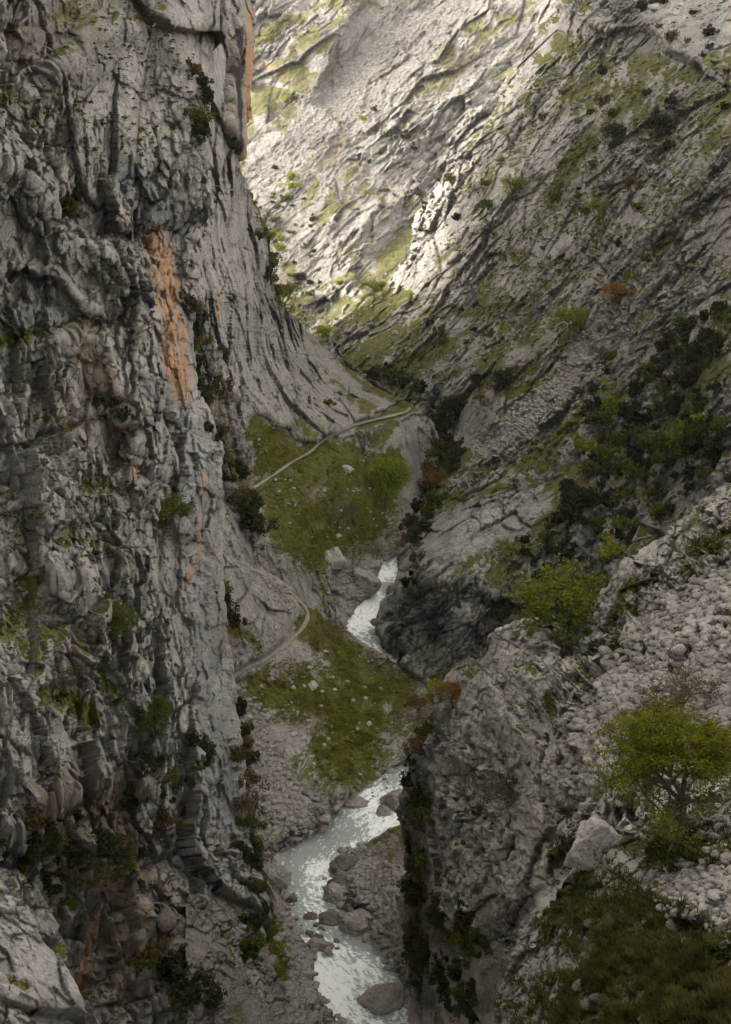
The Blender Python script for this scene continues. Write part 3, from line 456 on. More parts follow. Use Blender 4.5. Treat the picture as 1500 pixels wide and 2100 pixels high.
#@@PLANTS
# ------------------------------------------------------------------ river
rv = resample([(775, 2230), (775, 2130), (755, 2040), (720, 1980), (665, 1900), (625, 1830), (622, 1770), (680, 1715), (745, 1660), (800, 1610), (850, 1570), (885, 1510), (892, 1450), (860, 1385), (800, 1325), (752, 1280), (770, 1230), (800, 1180), (835, 1140), (880, 1110), (920, 1080)], 300)
Lc = Wp(rv[:, 0], rv[:, 1], Yz(rv[:, 1], 0))[:, :2]; Lc = smooth1(Lc, 30)
L2 = resample(Lc, int(np.linalg.norm(np.diff(Lc, axis=0), axis=1).sum()/.42)); L2 = smooth1(L2, 60)
tg = np.gradient(L2, axis=0); tg /= np.linalg.norm(tg, axis=1, keepdims=True); pr = np.c_[-tg[:, 1], tg[:, 0]]
wd = np.linspace(-24, 24, 112); G = np.zeros((len(L2), len(wd), 3)); G[..., :2] = L2[:, None]+pr[:, None]*wd[None, :, None]
sarc = np.arange(len(L2))*.42; UV = np.stack([np.repeat(sarc[:, None], len(wd), 1), np.repeat(wd[None], len(L2), 0), np.zeros((len(L2), len(wd)))], -1).reshape(-1, 3)
turb = sst(fbm(UV*np.array([.022, .04, 1])+5, 3, 400)+.06, -.12, .3)
wav = fbm(UV*np.array([.28, .42, 1]), 4, 301, .6)*.42+ridged(UV*np.array([.16, .5, 1]), 3, 302)*.14
G[..., 2] = (wav*(.3+1.0*turb)).reshape(len(L2), len(wd))-.05
foam = np.clip(sst(fbm(UV*np.array([.26, 1.1, 1])+fbm(UV*.2, 3, 9)[:, None]*1.5, 6, 333, .8)+.34*turb-.06, -.16, .34), 0, 1)
def water_f(t, b):
    q = N(t); g = q.n('ShaderNodeNewGeometry'); P = g.outputs['Position']
    a1 = q.n('ShaderNodeAttribute', attribute_name='mask1'); s1 = q.n('ShaderNodeSeparateColor'); q.l(a1.outputs['Color'], s1.inputs[0]); fo, tb, _ = s1.outputs
    nf = q.noise(P, 2.4, 5, .75); ff = q.ramp(q.math('ADD', fo, q.math('MULTIPLY', q.math('SUBTRACT', nf, .5), 1.3)), [(.34, 0), (.9, 1)])
    deep = q.mix(tb, (.22, .235, .22), (.30, .38, .35)); q.l(q.mix(ff, deep, (.78, .79, .77)), b.inputs['Base Color'])
    q.l(q.mix(ff, (.10, .10, .10), (.6, .6, .6)), b.inputs['Roughness']); b.inputs['IOR'].default_value = 1.33; b.inputs['Specular IOR Level'].default_value = .9
    h = q.math('ADD', q.noise(P, 1.1, 5, .65, .8), q.math('MULTIPLY', q.noise(P, 4.0, 3, .6), .35)); bp = q.n('ShaderNodeBump'); bp.inputs['Strength'].default_value = .9; bp.inputs['Distance'].default_value = .45; q.l(h, bp.inputs['Height']); q.l(bp.outputs[0], b.inputs['Normal'])
me = mesh_np('river', G.reshape(-1, 3), grid_faces(len(L2), len(wd)), mat('river_water', water_f))
at = me.color_attributes.new('mask1', 'FLOAT_COLOR', 'POINT'); col = np.ones((len(foam), 4), np.float32); col[:, 0] = foam; col[:, 1] = turb; at.data.foreach_set('color', col.ravel())
o = bpy.data.objects.new('river', me); C.objects.link(o); tag(o, kind='structure')
_pl = mesh_np('plane', np.array([(-90, 150, 0), (120, 150, 0), (120, 800, 0), (-90, 800, 0)]), np.array([[0, 1, 2, 3]]), M_bed)
BV.append(('river', BVHTree.FromPolygons([(-90, 150, 0), (120, 150, 0), (120, 800, 0), (-90, 800, 0)], [(0, 1, 2, 3)]))); bpy.data.meshes.remove(_pl)

# ------------------------------------------------------------------ paths
def path_f(t, b):
    q = N(t); g = q.n('ShaderNodeNewGeometry'); P = g.outputs['Position']; n1 = q.noise(P, .5, 5, .7); n2 = q.noise(P, 3, 3, .7)
    c = q.ramp(n1, [(.35, (.15, .135, .10)), (.6, (.245, .225, .18))]); q.l(q.mix(q.ramp(n2, [(.45, 0), (.7, .5)]), c, (.14, .12, .08)), b.inputs['Base Color']); b.inputs['Roughness'].default_value = .95
M_path = mat('path_gravel', path_f)
def path(pts, wpx, only, lift=.35):
    c = smooth1(resample(pts, int(np.linalg.norm(np.diff(np.array(pts, float), axis=0), axis=1).sum()/3)), 8)
    t = np.gradient(c, axis=0); t /= np.linalg.norm(t, axis=1, keepdims=True); p = np.c_[-t[:, 1], t[:, 0]]; K = 5; rows = []
    wn = 1+.25*np.sin(np.arange(len(c))*.31)+.15*np.sin(np.arange(len(c))*.83)
    for i in range(len(c)):
        r = []
        for k in range(K):
            q = c[i]+p[i]*(k/(K-1)-.5)*wpx*wn[i]; h = hit(q[0], q[1], only)
            r.append(np.array(h[0]) if h else None)
        ok = [x for x in r if x is not None]
        if not ok: continue
        rows.append([x if x is not None else ok[0] for x in r])
    G = np.array(rows); G = smooth1(G, 6); v = np.array([0, 0, CAMZ])-G; G = G+v/np.linalg.norm(v, axis=-1, keepdims=True)*lift+np.array([0, 0, lift*.6])
    o = bpy.data.objects.new('path', mesh_np('path', G.reshape(-1, 3), grid_faces(*G.shape[:2]), M_path)); C.objects.link(o); tag(o, kind='structure')
    # an edge that goes down into the slope, so that the track has a thickness
    return G
path([(520, 1004), (560, 978), (600, 950), (640, 928), (652, 914), (690, 890), (730, 872), (780, 860), (838, 846), (842, 838)], 4.2, ('left_back_wall',), .9)
path([(470, 1396), (500, 1374), (545, 1354), (590, 1322), (622, 1290), (635, 1262), (622, 1238), (600, 1216), (560, 1188), (515, 1166)], 7.5, ('lower_spur',), .6)
path([(597, 1222), (612, 1236), (600, 1262), (590, 1290), (560, 1325)], 7, ('lower_spur',), .3)
path([(520, 1140), (542, 1122), (548, 1108)], 7, ('left_back_wall', 'left_near_wall'), .4)

# ------------------------------------------------------------------ plant materials
def leaf_mat(name, c1, c2, c3, sc=1.2, tr=.35):
    m = bpy.data.materials.new(name); m.use_nodes = True; t = m.node_tree; t.nodes.clear(); q = N(t)
    o = q.n('ShaderNodeOutputMaterial'); g = q.n('ShaderNodeNewGeometry'); oi = q.n('ShaderNodeObjectInfo')
    n = q.noise(g.outputs['Position'], sc, 3, .7); c = q.ramp(n, [(.3, c1), (.5, c2), (.72, c3)])
    rv_ = q.math('ADD', q.math('MULTIPLY', oi.outputs['Random'], .5), .75); hv = q.n('ShaderNodeHueSaturation'); q.l(c, hv.inputs['Color']); q.l(rv_, hv.inputs['Value'])
    d = q.n('ShaderNodeBsdfDiffuse'); tl = q.n('ShaderNodeBsdfTranslucent'); q.l(hv.outputs[0], d.inputs[0]); q.l(hv.outputs[0], tl.inputs[0])
    mx = q.n('ShaderNodeMixShader'); mx.inputs[0].default_value = tr; q.l(d.outputs[0], mx.inputs[1]); q.l(tl.outputs[0], mx.inputs[2]); q.l(mx.outputs[0], o.inputs[0]); return m
L_bright = leaf_mat('spring_leaves', (.075, .09, .011), (.165, .185, .018), (.27, .275, .035))
L_olive = leaf_mat('olive_leaves', (.035, .045, .010), (.075, .085, .018), (.13, .135, .03))
L_dark = leaf_mat('evergreen_leaves', (.014, .017, .008), (.030, .035, .015), (.058, .060, .024))
L_orange = leaf_mat('autumn_leaves', (.10, .05, .02), (.18, .085, .03), (.24, .16, .05))
L_brown = leaf_mat('brown_scrub_leaves', (.045, .032, .016), (.09, .066, .03), (.14, .105, .045))
def bark_f(t, b):
    q = N(t); g = q.n('ShaderNodeNewGeometry'); q.l(q.ramp(q.noise(g.outputs['Position'], 3, 4, .7), [(.35, (.022, .018, .014)), (.65, (.085, .072, .058))]), b.inputs['Base Color']); b.inputs['Roughness'].default_value = .9
M_bark = mat('bark', bark_f)
M_boulder = rock_mat('boulder_rock', .5, light=(.34, .315, .28), mid=(.24, .22, .195), dark=(.13, .118, .105), stretch=(1, 1, 1))
M_pale = rock_mat('pale_boulder_rock', .35, light=(.44, .42, .385), mid=(.34, .32, .29), dark=(.2, .185, .165), stretch=(1, 1, 1))
M_wet = rock_mat('wet_boulder_rock', .4, light=(.16, .14, .11), mid=(.10, .085, .065), dark=(.045, .04, .035), stretch=(1, 1, 1))

# ------------------------------------------------------------------ builders of plants
def leaf_cards(cen, size, rng, flat=.35):
    n = len(cen); a = rng.normal(size=(n, 3)); a[:, 2] *= flat+.4; a /= np.linalg.norm(a, axis=1, keepdims=True)
    b = np.cross(a, rng.normal(size=(n, 3))); b /= np.linalg.norm(b, axis=1, keepdims=True)+1e-9; s = size*(.55+.9*rng.random((n, 1)))
    V = np.stack([cen-a*s, cen+b*s*.55-a*s*.1, cen+a*s, cen-b*s*.55+a*s*.1], 1).reshape(-1, 3); return V, np.arange(4*n).reshape(-1, 4)
def tubes(segs, m, name, sides=5):
    V = []; Fq = []; k = 0
    for p0, p1, r0, r1 in segs:
        d = p1-p0; L = np.linalg.norm(d)
        if L < 1e-6: continue
        d = d/L; u = np.cross(d, [.3, .9, .2]); u /= np.linalg.norm(u)+1e-9; v = np.cross(d, u); an = np.arange(sides)*2*math.pi/sides
        ring = np.cos(an)[:, None]*u+np.sin(an)[:, None]*v; V.append(p0-d*r0*.3+ring*r0); V.append(p1+d*r1*.3+ring*r1)
        for j in range(sides): Fq.append((k+j, k+(j+1) % sides, k+sides+(j+1) % sides, k+sides+j))
        k += 2*sides
    return mesh_np(name, np.concatenate(V), np.array(Fq), m)
def skeleton(rng, H, spread, lean=(0, 0), trunk=.3, depth=4, nb=4, up=.35, r=None):
    segs = []; tips = []; r = r or H*.028
    def grow(p, d, L, rad, lv):
        n = 3; q = p.copy()
        for i in range(n):
            d = d+rng.normal(size=3)*.16; d[2] += up*.12; d /= np.linalg.norm(d); q2 = q+d*L/n; r1 = rad*(1-.13*(i+1)); segs.append((q, q2, rad*(1-.13*i), r1)); q = q2
            if lv >= depth-1: tips.append(q.copy())
            if lv > 0 and lv < depth and i < n-1 and rng.random() < .7: branch(q, d, L*.6, r1*.5, lv+1)
        if lv < depth:
            for _ in range(nb if lv else nb+2): branch(q, d, L*(.62+.2*rng.random()), rad*.55, lv+1)
        else: tips.append(q.copy())
    def branch(q, d, L, rad, lv):
        s = rng.normal(size=3); s -= d*(s@d); s /= np.linalg.norm(s)+1e-9; e = d*.75+s*spread*(.6+.6*rng.random()); e[2] += up*.3; e /= np.linalg.norm(e)
        if lv <= depth: grow(q, e, L, rad, lv)
        else: tips.append(q+e*L)
    grow(np.zeros(3), np.array([lean[0], lean[1], 1.]), H*trunk, r, 0)
    tips = np.array(tips); s = H/max(1e-6, tips[:, 2].max()); return [(a*s, b*s, c, d_) for a, b, c, d_ in segs], tips*s
def tree_proto(seed, H, spread, trunk, leaf, lsize, nleaf, cl, depth=3, nb=4, up=.35, m=L_bright, lean=(0, 0), clf=.6, low=0, bare=False):
    rng = np.random.default_rng(seed); segs, tips = skeleton(rng, H, spread, lean, trunk, depth, nb, up)
    if low:                                       # low boughs round the trunk
        for k in range(low):
            a = rng.random()*6.28; z = H*(.12+.25*rng.random()); L = H*spread*(.30+.12*rng.random()); p0 = np.array([0, 0, z])+np.array([lean[0], lean[1], 0])*z; pr_ = p0
            for j in range(1, 5):
                p = p0+np.array([math.cos(a), math.sin(a), .35])*L*j/4+rng.normal(size=3)*.03*H; segs.append((pr_, p, H*.008*(1.2-j*.2), H*.008*(1-j*.2))); pr_ = p; tips = np.concatenate([tips, p[None]+rng.normal(size=(3, 3))*.04*H])
    tm = tubes(segs, M_bark, 'trunk'); cm = None
    if not bare:
        i = rng.integers(0, len(tips), nleaf); keep = rng.random(len(tips)) > .12; i = i[keep[i]]
        off = rng.normal(size=(len(i), 3))*cl; off[:, 2] *= clf; V, Fq = leaf_cards(tips[i]+off, lsize, rng); cm = mesh_np('crown', V, Fq, m, False)
    return dict(H=H, trunk=tm, crown=cm)
def shrub_proto(seed, m, n=900, lump=14, ls=.065, tall=1.):
    """unit shrub, 1 m tall and about 1.3 m wide: leafy twigs in uneven lumps over short stems"""
    rng = np.random.default_rng(seed); c = rng.normal(size=(lump, 3))*np.array([.30, .30, .20]); c[:, 2] = np.abs(c[:, 2])+.30; R = .12+.16*rng.random(lump)
    k = rng.integers(0, lump, n); d = rng.normal(size=(n, 3)); d /= np.linalg.norm(d, axis=1, keepdims=True); P = c[k]+d*(R[k]*(.45+.75*rng.random(n)))[:, None]; P[:, 2] = np.maximum(P[:, 2]*tall, .02)
    V, Fq = leaf_cards(P, ls, rng); nv = len(V); sg = []
    segs = [(np.zeros(3), c[j]*np.array([1, 1, tall]), .02, .008) for j in range(lump)]; tm = tubes(segs, M_bark, 'x', 4); tv = np.zeros(len(tm.vertices)*3, np.float32); tm.vertices.foreach_get('co', tv); tf = np.array([p.vertices[:] for p in tm.polygons])
    me = mesh_np('shrub', np.concatenate([V, tv.reshape(-1, 3)]), np.concatenate([Fq, tf+nv]), m, False); me.materials.append(M_bark); mi = np.zeros(len(me.polygons), np.int32); mi[len(Fq):] = 1; me.polygons.foreach_set('material_index', mi); bpy.data.meshes.remove(tm); return me
def link_tree(pr_, name, p, h, rz, label, cat='tree', group=None, sx=1.):
    e = bpy.data.objects.new(name, None); C.objects.link(e); e.location = p; s = h/pr_['H']; e.scale = (s*sx, s*sx, s); e.rotation_euler = (0, 0, rz); e.empty_display_size = .3
    for k in ('trunk', 'crown'):
        if pr_[k]: c = bpy.data.objects.new(k, pr_[k]); C.objects.link(c); c.parent = e
    tag(e, label, cat, group); return e
def mesh_only(name, me, p, sc, rz, label, cat, group=None):
    o = bpy.data.objects.new(name, me); C.objects.link(o); o.location = p; o.scale = sc if isinstance(sc, tuple) else (sc,)*3; o.rotation_euler = (0, 0, rz); tag(o, label, cat, group); return o
log('protos')
L_near = leaf_mat('near_tree_leaves', (.04, .046, .006), (.09, .097, .010), (.155, .155, .018))
P_big = tree_proto(101, 8, .95, .24, 'b', .065, 36000, .21, depth=4, nb=3, m=L_near, lean=(.02, 0), clf=.4, low=14)
P_round = tree_proto(103, 8, 1.1, .2, 'b', .14, 5200, .30, depth=3, nb=4, m=L_bright, clf=.5, low=8)
P_airy = tree_proto(104, 8, .95, .25, 'b', .17, 4200, .40, depth=3, nb=3, m=L_bright, clf=.5, low=4)
L_lone = leaf_mat('lone_tree_leaves', (.11, .14, .012), (.22, .26, .02), (.32, .35, .04))
P_tall = tree_proto(110, 8, .62, .22, 'b', .15, 9000, .36, depth=3, nb=4, m=L_lone, clf=.6, low=5)
P_olive = tree_proto(105, 8, 1.0, .2, 'o', .17, 6500, .45, depth=3, nb=4, m=L_olive, clf=.6, low=8)
P_darkt = tree_proto(106, 8, 1.05, .18, 'd', .18, 7500, .48, depth=3, nb=4, m=L_dark, clf=.7, low=8)
P_thin = tree_proto(107, 8, 1.0, .25, 'o', .13, 1500, .35, depth=4, nb=3, m=L_brown, clf=.6)
P_bare = tree_proto(108, 8, 1.1, .25, 'n', .1, 10, .3, depth=4, nb=3, bare=True, lean=(.25, 0))
P_yel = tree_proto(109, 8, 1.0, .2, 'o', .16, 3200, .40, depth=3, nb=3, m=L_orange, clf=.6, low=3)
S = {k: [shrub_proto(200+i*7+j, m, n) for i in range(4)] for j, (k, m, n) in enumerate((('dark', L_dark, 1400), ('olive', L_olive, 1100), ('bright', L_bright, 1000), ('brown', L_brown, 900)))}

# ------------------------------------------------------------------ single trees, each where it stands
def place_tree(pr_, px, py, hpx, label, sx=1., name='tree', cat='tree', only=None, group=None, sink=.03):
    h = hit(px, py, only)
    if not h: log('MISS', px, py, label); return
    H = hpx*h[2]/F*1.03; link_tree(pr_, name, h[0]-Vector((0, 0, H*sink)), H, random.random()*6.28, label, cat, group, sx)
place_tree(P_big, 1375, 1752, 300, 'large bright green leafy tree on the dark near slope at the right', 1.15, 'broadleaf_tree')
place_tree(P_round, 1158, 1345, 190, 'broad yellow-green tree in the gully behind the jagged crag top', 1.15, 'broadleaf_tree', only=('right_mountain', 'right_crag'))
place_tree(P_olive, 1225, 1290, 110, 'duller olive tree leaning beside the broad yellow-green tree in the gully', 1.2, 'broadleaf_tree', only=('right_mountain',))
place_tree(P_tall, 790, 1048, 118, 'lone green tree on the grass slope below the upper path', .85, 'broadleaf_tree')
place_tree(P_round, 1052, 412, 52, 'bright green tree high on the right mountain between bare rock slabs', 1.3, 'broadleaf_tree')
place_tree(P_airy, 1030, 345, 24, 'tiny bright green tree above the larger one high on the right mountain', 1., 'broadleaf_tree')
place_tree(P_airy, 1228, 462, 56, 'slim pale green tree on the right mountain below a dark round evergreen', .9, 'broadleaf_tree')
place_tree(P_round, 1168, 695, 70, 'round yellow-green tree beside the dark cave in the right mountain', 1.25, 'broadleaf_tree')
place_tree(P_round, 585, 655, 80, 'sunlit green tree on the ridge at the back of the left wall', 1.0, 'broadleaf_tree', only=('left_back_wall',))
place_tree(P_round, 768, 612, 40, 'pale sunlit tree at the foot of the far mountain', 1.3, 'broadleaf_tree')
place_tree(P_darkt, 612, 590, 30, 'small dark tree standing alone on the far sunlit slope', 1., 'evergreen_tree')
place_tree(P_round, 672, 702, 36, 'pale yellow bushy tree in the notch where the valley turns', 1.3, 'broadleaf_tree')
place_tree(P_yel, 655, 690, 24, 'rust coloured little tree in the notch where the valley turns', 1.3, 'broadleaf_tree')
place_tree(P_bare, 690, 1088, 66, 'leafless dark leaning tree on the grass slope above the upper river', 1.2, 'bare_tree')
place_tree(P_thin, 742, 930, 56, 'thin half-bare tree just under the upper path', 1., 'bare_tree')
place_tree(P_thin, 1035, 1700, 115, 'sparse brownish tree on the face of the near crag', 1.4, 'bare_tree', only=('right_crag',))
place_tree(P_thin, 1415, 1490, 125, 'leafless grey tree behind the crown of the large green tree', 1.3, 'bare_tree', only=('right_crag',))
place_tree(P_olive, 318, 1108, 92, 'wide dark green tree clinging to a ledge in the middle of the left wall', 1.55, 'evergreen_tree', only=('left_near_wall',))
place_tree(P_olive, 240, 1312, 76, 'dark green bushy tree on the left wall above the dry stone track', 1.1, 'evergreen_tree', only=('left_near_wall',))
place_tree(P_olive, 318, 1518, 92, 'olive green tree in the crack beside the rock prow of the left wall', .8, 'evergreen_tree', only=('left_near_wall',))
place_tree(P_darkt, 1252, 312, 56, 'dark round evergreen high on the right mountain', 1.1, 'evergreen_tree')
place_tree(P_darkt, 1350, 290, 52, 'dark spreading evergreen high on the right mountain near the picture edge', 1.3, 'evergreen_tree')
place_tree(P_darkt, 1015, 808, 50, 'dark evergreen above the scree fan, larger of a close pair', 1.2, 'evergreen_tree')
place_tree(P_darkt, 984, 800, 34, 'dark evergreen above the scree fan, smaller of a close pair', .9, 'evergreen_tree')
place_tree(P_thin, 1225, 750, 46, 'grey half-bare tree at the top of the scree fan', 1., 'bare_tree')
place_tree(P_yel, 988, 832, 24, 'small yellow bush-like tree left of the scree fan', 1.3, 'broadleaf_tree')
place_tree(P_yel, 1062, 770, 24, 'faded pink-brown little tree above the scree fan', 1.2, 'broadleaf_tree')
place_tree(P_yel, 1260, 632, 50, 'straw coloured half-bare tree right of the dark cave', 1.5, 'broadleaf_tree')
place_tree(P_thin, 1103, 392, 36, 'dark twiggy tree right of the bright tree high on the right mountain', 1.1, 'bare_tree')
place_tree(P_thin, 985, 405, 28, 'dark twiggy tree left of the bright tree high on the right mountain', 1.1, 'bare_tree')
place_tree(P_yel, 888, 1010, 46, 'rust red bushy tree among dark scrub in the gorge bottom', 1.2, 'broadleaf_tree')
place_tree(P_yel, 930, 1452, 62, 'orange leaved small tree on top of the near cliff edge', 1.2, 'broadleaf_tree', only=('right_crag',))
place_tree(P_airy, 905, 1440, 50, 'pale green small tree on top of the near cliff edge', 1.1, 'broadleaf_tree', only=('right_crag',))
place_tree(P_yel, 860, 1475, 50, 'dark red small tree overhanging the river from the cliff edge', 1., 'broadleaf_tree', only=('right_crag', 'lower_spur'))
place_tree(P_darkt, 930, 885, 70, 'large dark evergreen at the mouth of the narrow gorge', 1.3, 'evergreen_tree')
place_tree(P_darkt, 1185, 1290, 80, 'dark tree in the shade between the gully trees', 1.2, 'evergreen_tree', only=('right_mountain',))
log('trees')

# ------------------------------------------------------------------ shrubs, each an object of its own
def inside(strk, n, rng):
    out = []; L = [np.linalg.norm(np.diff(np.array(p, float), axis=0), axis=1).sum()*w for p, w in strk] if len(strk) else []; pw = np.array(L)/sum(L)
    for k in rng.choice(len(strk), n, p=pw):
        p, w = strk[k]; p = np.array(p, float); l = np.linalg.norm(np.diff(p, axis=0), axis=1); i = rng.choice(len(l), p=l/l.sum()); t = rng.random(); a = rng.random()*6.28; r = w*math.sqrt(rng.random())
        out.append(p[i]*(1-t)+p[i+1]*t+np.array([math.cos(a), math.sin(a)])*r)
    return out
KW = {'dark': 'dark evergreen', 'olive': 'olive green', 'bright': 'bright green', 'brown': 'brownish'}
SH = []
def shrubs(strk, n, kinds, wpx, name, label, cat, group, only=None, seed=1, sq=1., cap=None):
    """label holds {} for the shrub's own look; where it stands comes from its height in the region"""
    rng = np.random.default_rng(seed); ys = [q[1] for p, _ in strk for q in p]; y0, y1 = min(ys), max(ys); xs = [q[0] for p, _ in strk for q in p]; x0, x1 = min(xs), max(xs)
    for (x, y) in inside(strk, n, rng):
        h = hit(x, y, only)
        if not h: continue
        ki = kinds[rng.integers(len(kinds))]; v = rng.integers(4); px = wpx*(.45+.9*rng.random()**1.5); s = px*h[2]/F; f = px/wpx
        size = 'small' if f < .62 else 'middle-sized' if f < .95 else 'large'; t = (y-y0)/max(1, y1-y0); u = (x-x0)/max(1, x1-x0); side = ' left' if u < .34 else ' centre' if u < .67 else ' right'; part = 'high in' if t < .25 else 'upper middle of' if t < .5 else 'lower middle of' if t < .75 else 'low in'
        SH.append((px, ki, v, h[0]-Vector((0, 0, s*.12)), (s, s, s*sq*(.8+.5*rng.random())), rng.random()*6.28, '%s %s shrub %s %s%s' % (size, KW[ki], part, label, ',' + side if x1-x0 > 150 else ''), group))
def finish_shrubs():
    SH.sort(key=lambda a: -a[0])
    for a in SH[:285]: mesh_only('shrub', S[a[1]][a[2]], a[3], a[4], a[5], a[6], 'shrub', a[7])
    by = {}
    for a in SH[285:]: by.setdefault(a[1], []).append(a)
    Vs = []; Fs = []; Ms = []; k = 0; mats = []
    for mi, (ki, L) in enumerate(by.items()):
        for a in L:
            me = S[ki][a[2]]; v = np.zeros(len(me.vertices)*3, np.float32); me.vertices.foreach_get('co', v); v = v.reshape(-1, 3)*np.array(a[4]); c_, s_ = math.cos(a[5]), math.sin(a[5])
            Vs.append(np.stack([v[:, 0]*c_-v[:, 1]*s_, v[:, 0]*s_+v[:, 1]*c_, v[:, 2]], -1)+np.array(a[3])); f = np.zeros(len(me.loops), np.int32); me.loops.foreach_get('vertex_index', f); f = f.reshape(-1, 4); Fs.append(f+k); Ms.append(np.full(len(f), mi, np.int32)); k += len(v)
        mats.append(S[ki][0].materials[0])
    me = mesh_np('small_shrubs', np.concatenate(Vs), np.concatenate(Fs), mats[0], False)
    for m in mats[1:]: me.materials.append(m)
    me.polygons.foreach_set('material_index', np.concatenate(Ms)); o = bpy.data.objects.new('small_shrubs', me); C.objects.link(o); tag(o, kind='stuff')
G1 = 'dark shrubs in the wooded gully of the right mountain'
shrubs([([(1480, 640), (1400, 760), (1330, 880), (1280, 980)], 60), ([(1260, 960), (1180, 1060), (1120, 1160), (1060, 1230)], 62), ([(1480, 820), (1420, 960), (1340, 1050), (1250, 1130)], 42), ([(1250, 740), (1220, 860)], 14)], 170, ['dark', 'dark', 'dark', 'olive'], 34, 'shrub', 'the wooded gully of the right mountain', 'shrub', G1, ('right_mountain',), 11, 1.05)
shrubs([([(1460, 850), (1380, 960)], 50), ([(1310, 1020), (1230, 1130)], 40), ([(1200, 970), (1280, 840)], 30)], 26, ['olive', 'bright', 'olive'], 40, 'shrub', 'the wooded gully, among darker scrub', 'shrub', 'lighter shrubs in the wooded gully', ('right_mountain',), 12, 1.1)
shrubs([([(905, 860), (900, 960), (880, 1040), (850, 1120), (825, 1200)], 26), ([(920, 870), (950, 850)], 26), ([(880, 800), (820, 790), (760, 760)], 14), ([(900, 1000), (930, 920)], 20)], 85, ['dark', 'olive', 'dark', 'brown'], 27, 'shrub', 'the narrow gorge beyond the grass slope', 'shrub', 'dark shrubs along the gorge bottom', ('right_mountain', 'left_back_wall'), 13, 1.1)
shrubs([([(872, 1480), (852, 1600), (852, 1760), (858, 1900), (870, 2060)], 24), ([(920, 1900), (1000, 1960)], 30), ([(860, 1490), (880, 1440)], 18), ([(930, 1980), (960, 2080)], 40)], 90, ['dark', 'dark', 'brown', 'olive'], 38, 'shrub', 'the steep river side of the near cliff', 'shrub', 'dark shrubs on the near cliff above the river', ('right_crag',), 14, 1.)
shrubs([([(400, 640), (420, 780), (450, 900), (500, 1040), (520, 1110)], 22), ([(500, 1000), (515, 1100)], 14), ([(440, 1170), (470, 1300)], 16)], 60, ['dark', 'dark', 'olive', 'brown'], 32, 'shrub', 'the shaded cleft beside the left wall', 'shrub', 'shrubs in the cleft of the left wall', ('left_back_wall', 'lower_spur'), 15, 1.2)
shrubs([([(280, 1640), (300, 1560), (330, 1600), (370, 1650)], 24), ([(250, 1640), (330, 1680), (400, 1700)], 26), ([(390, 1500), (440, 1660)], 14), ([(490, 1420), (500, 1600), (500, 1760)], 14), ([(510, 1700), (530, 1860), (520, 2000)], 22)], 62, ['dark', 'olive', 'dark', 'brown'], 36, 'shrub', 'the cracked lower edge of the left wall', 'shrub', 'shrubs low on the left wall', ('left_near_wall', 'left_river_bank', 'lower_spur'), 16, 1.1)
shrubs([([(30, 1720), (110, 1760), (170, 1840), (120, 1880)], 60), ([(200, 1760), (280, 1780)], 30), ([(290, 1950), (400, 2060), (460, 2080)], 46)], 46, ['dark', 'dark', 'brown', 'olive'], 60, 'shrub', 'the dark hollow under the lower left overhang', 'shrub', 'shrubs under the lower left overhang', ('left_near_wall', 'left_river_bank'), 17, .9)
shrubs([([(130, 400), (150, 460)], 26), ([(400, 140), (420, 200), (400, 330)], 14), ([(300, 190), (310, 180)], 14), ([(210, 820), (240, 870)], 20), ([(390, 640), (400, 740)], 12), ([(520, 480), (550, 560), (565, 610)], 10), ([(530, 820), (525, 830)], 8), ([(670, 830), (675, 840)], 8), ([(440, 860), (430, 900)], 10)], 44, ['dark', 'olive', 'dark', 'brown'], 34, 'shrub', 'the upper left wall, rooted in a crack', 'shrub', 'shrubs high on the left wall', ('left_near_wall', 'left_back_wall'), 18, 1.1)
shrubs([([(860, 240), (900, 480)], 130), ([(1450, 100), (1100, 500)], 160), ([(900, 700), (1150, 560)], 60), ([(1400, 560), (1440, 460)], 50)], 70, ['dark', 'olive', 'brown', 'dark'], 20, 'shrub', 'the open rock of the right mountain', 'shrub', 'small shrubs on the right mountain', ('right_mountain',), 19, 1.)
shrubs([([(540, 350), (640, 600)], 60), ([(600, 590), (700, 600)], 24), ([(760, 250), (880, 500)], 60), ([(640, 90), (660, 130)], 14), ([(660, 640), (700, 660)], 16)], 60, ['dark', 'olive', 'bright', 'olive'], 14, 'shrub', 'the sunlit far mountain', 'shrub', 'tiny shrubs on the far mountain', ('far_mountain',), 20, 1.)
shrubs([([(520, 400), (548, 480), (560, 560), (600, 640)], 8)], 16, ['bright', 'olive'], 24, 'shrub', 'the sunlit rim of the back wall', 'shrub', 'sunlit shrubs on the rim of the back wall', ('left_back_wall',), 21, 1.)
shrubs([([(1270, 1290), (1450, 1380)], 60), ([(980, 1560), (1080, 1640)], 60), ([(1100, 1440), (1180, 1560)], 30), ([(960, 1740), (900, 1860)], 20)], 26, ['olive', 'brown', 'brown'], 24, 'shrub', 'the near crag between its stones', 'shrub', 'low shrubs on the near crag', ('right_crag',), 22, .9)
finish_shrubs(); log('shrubs')

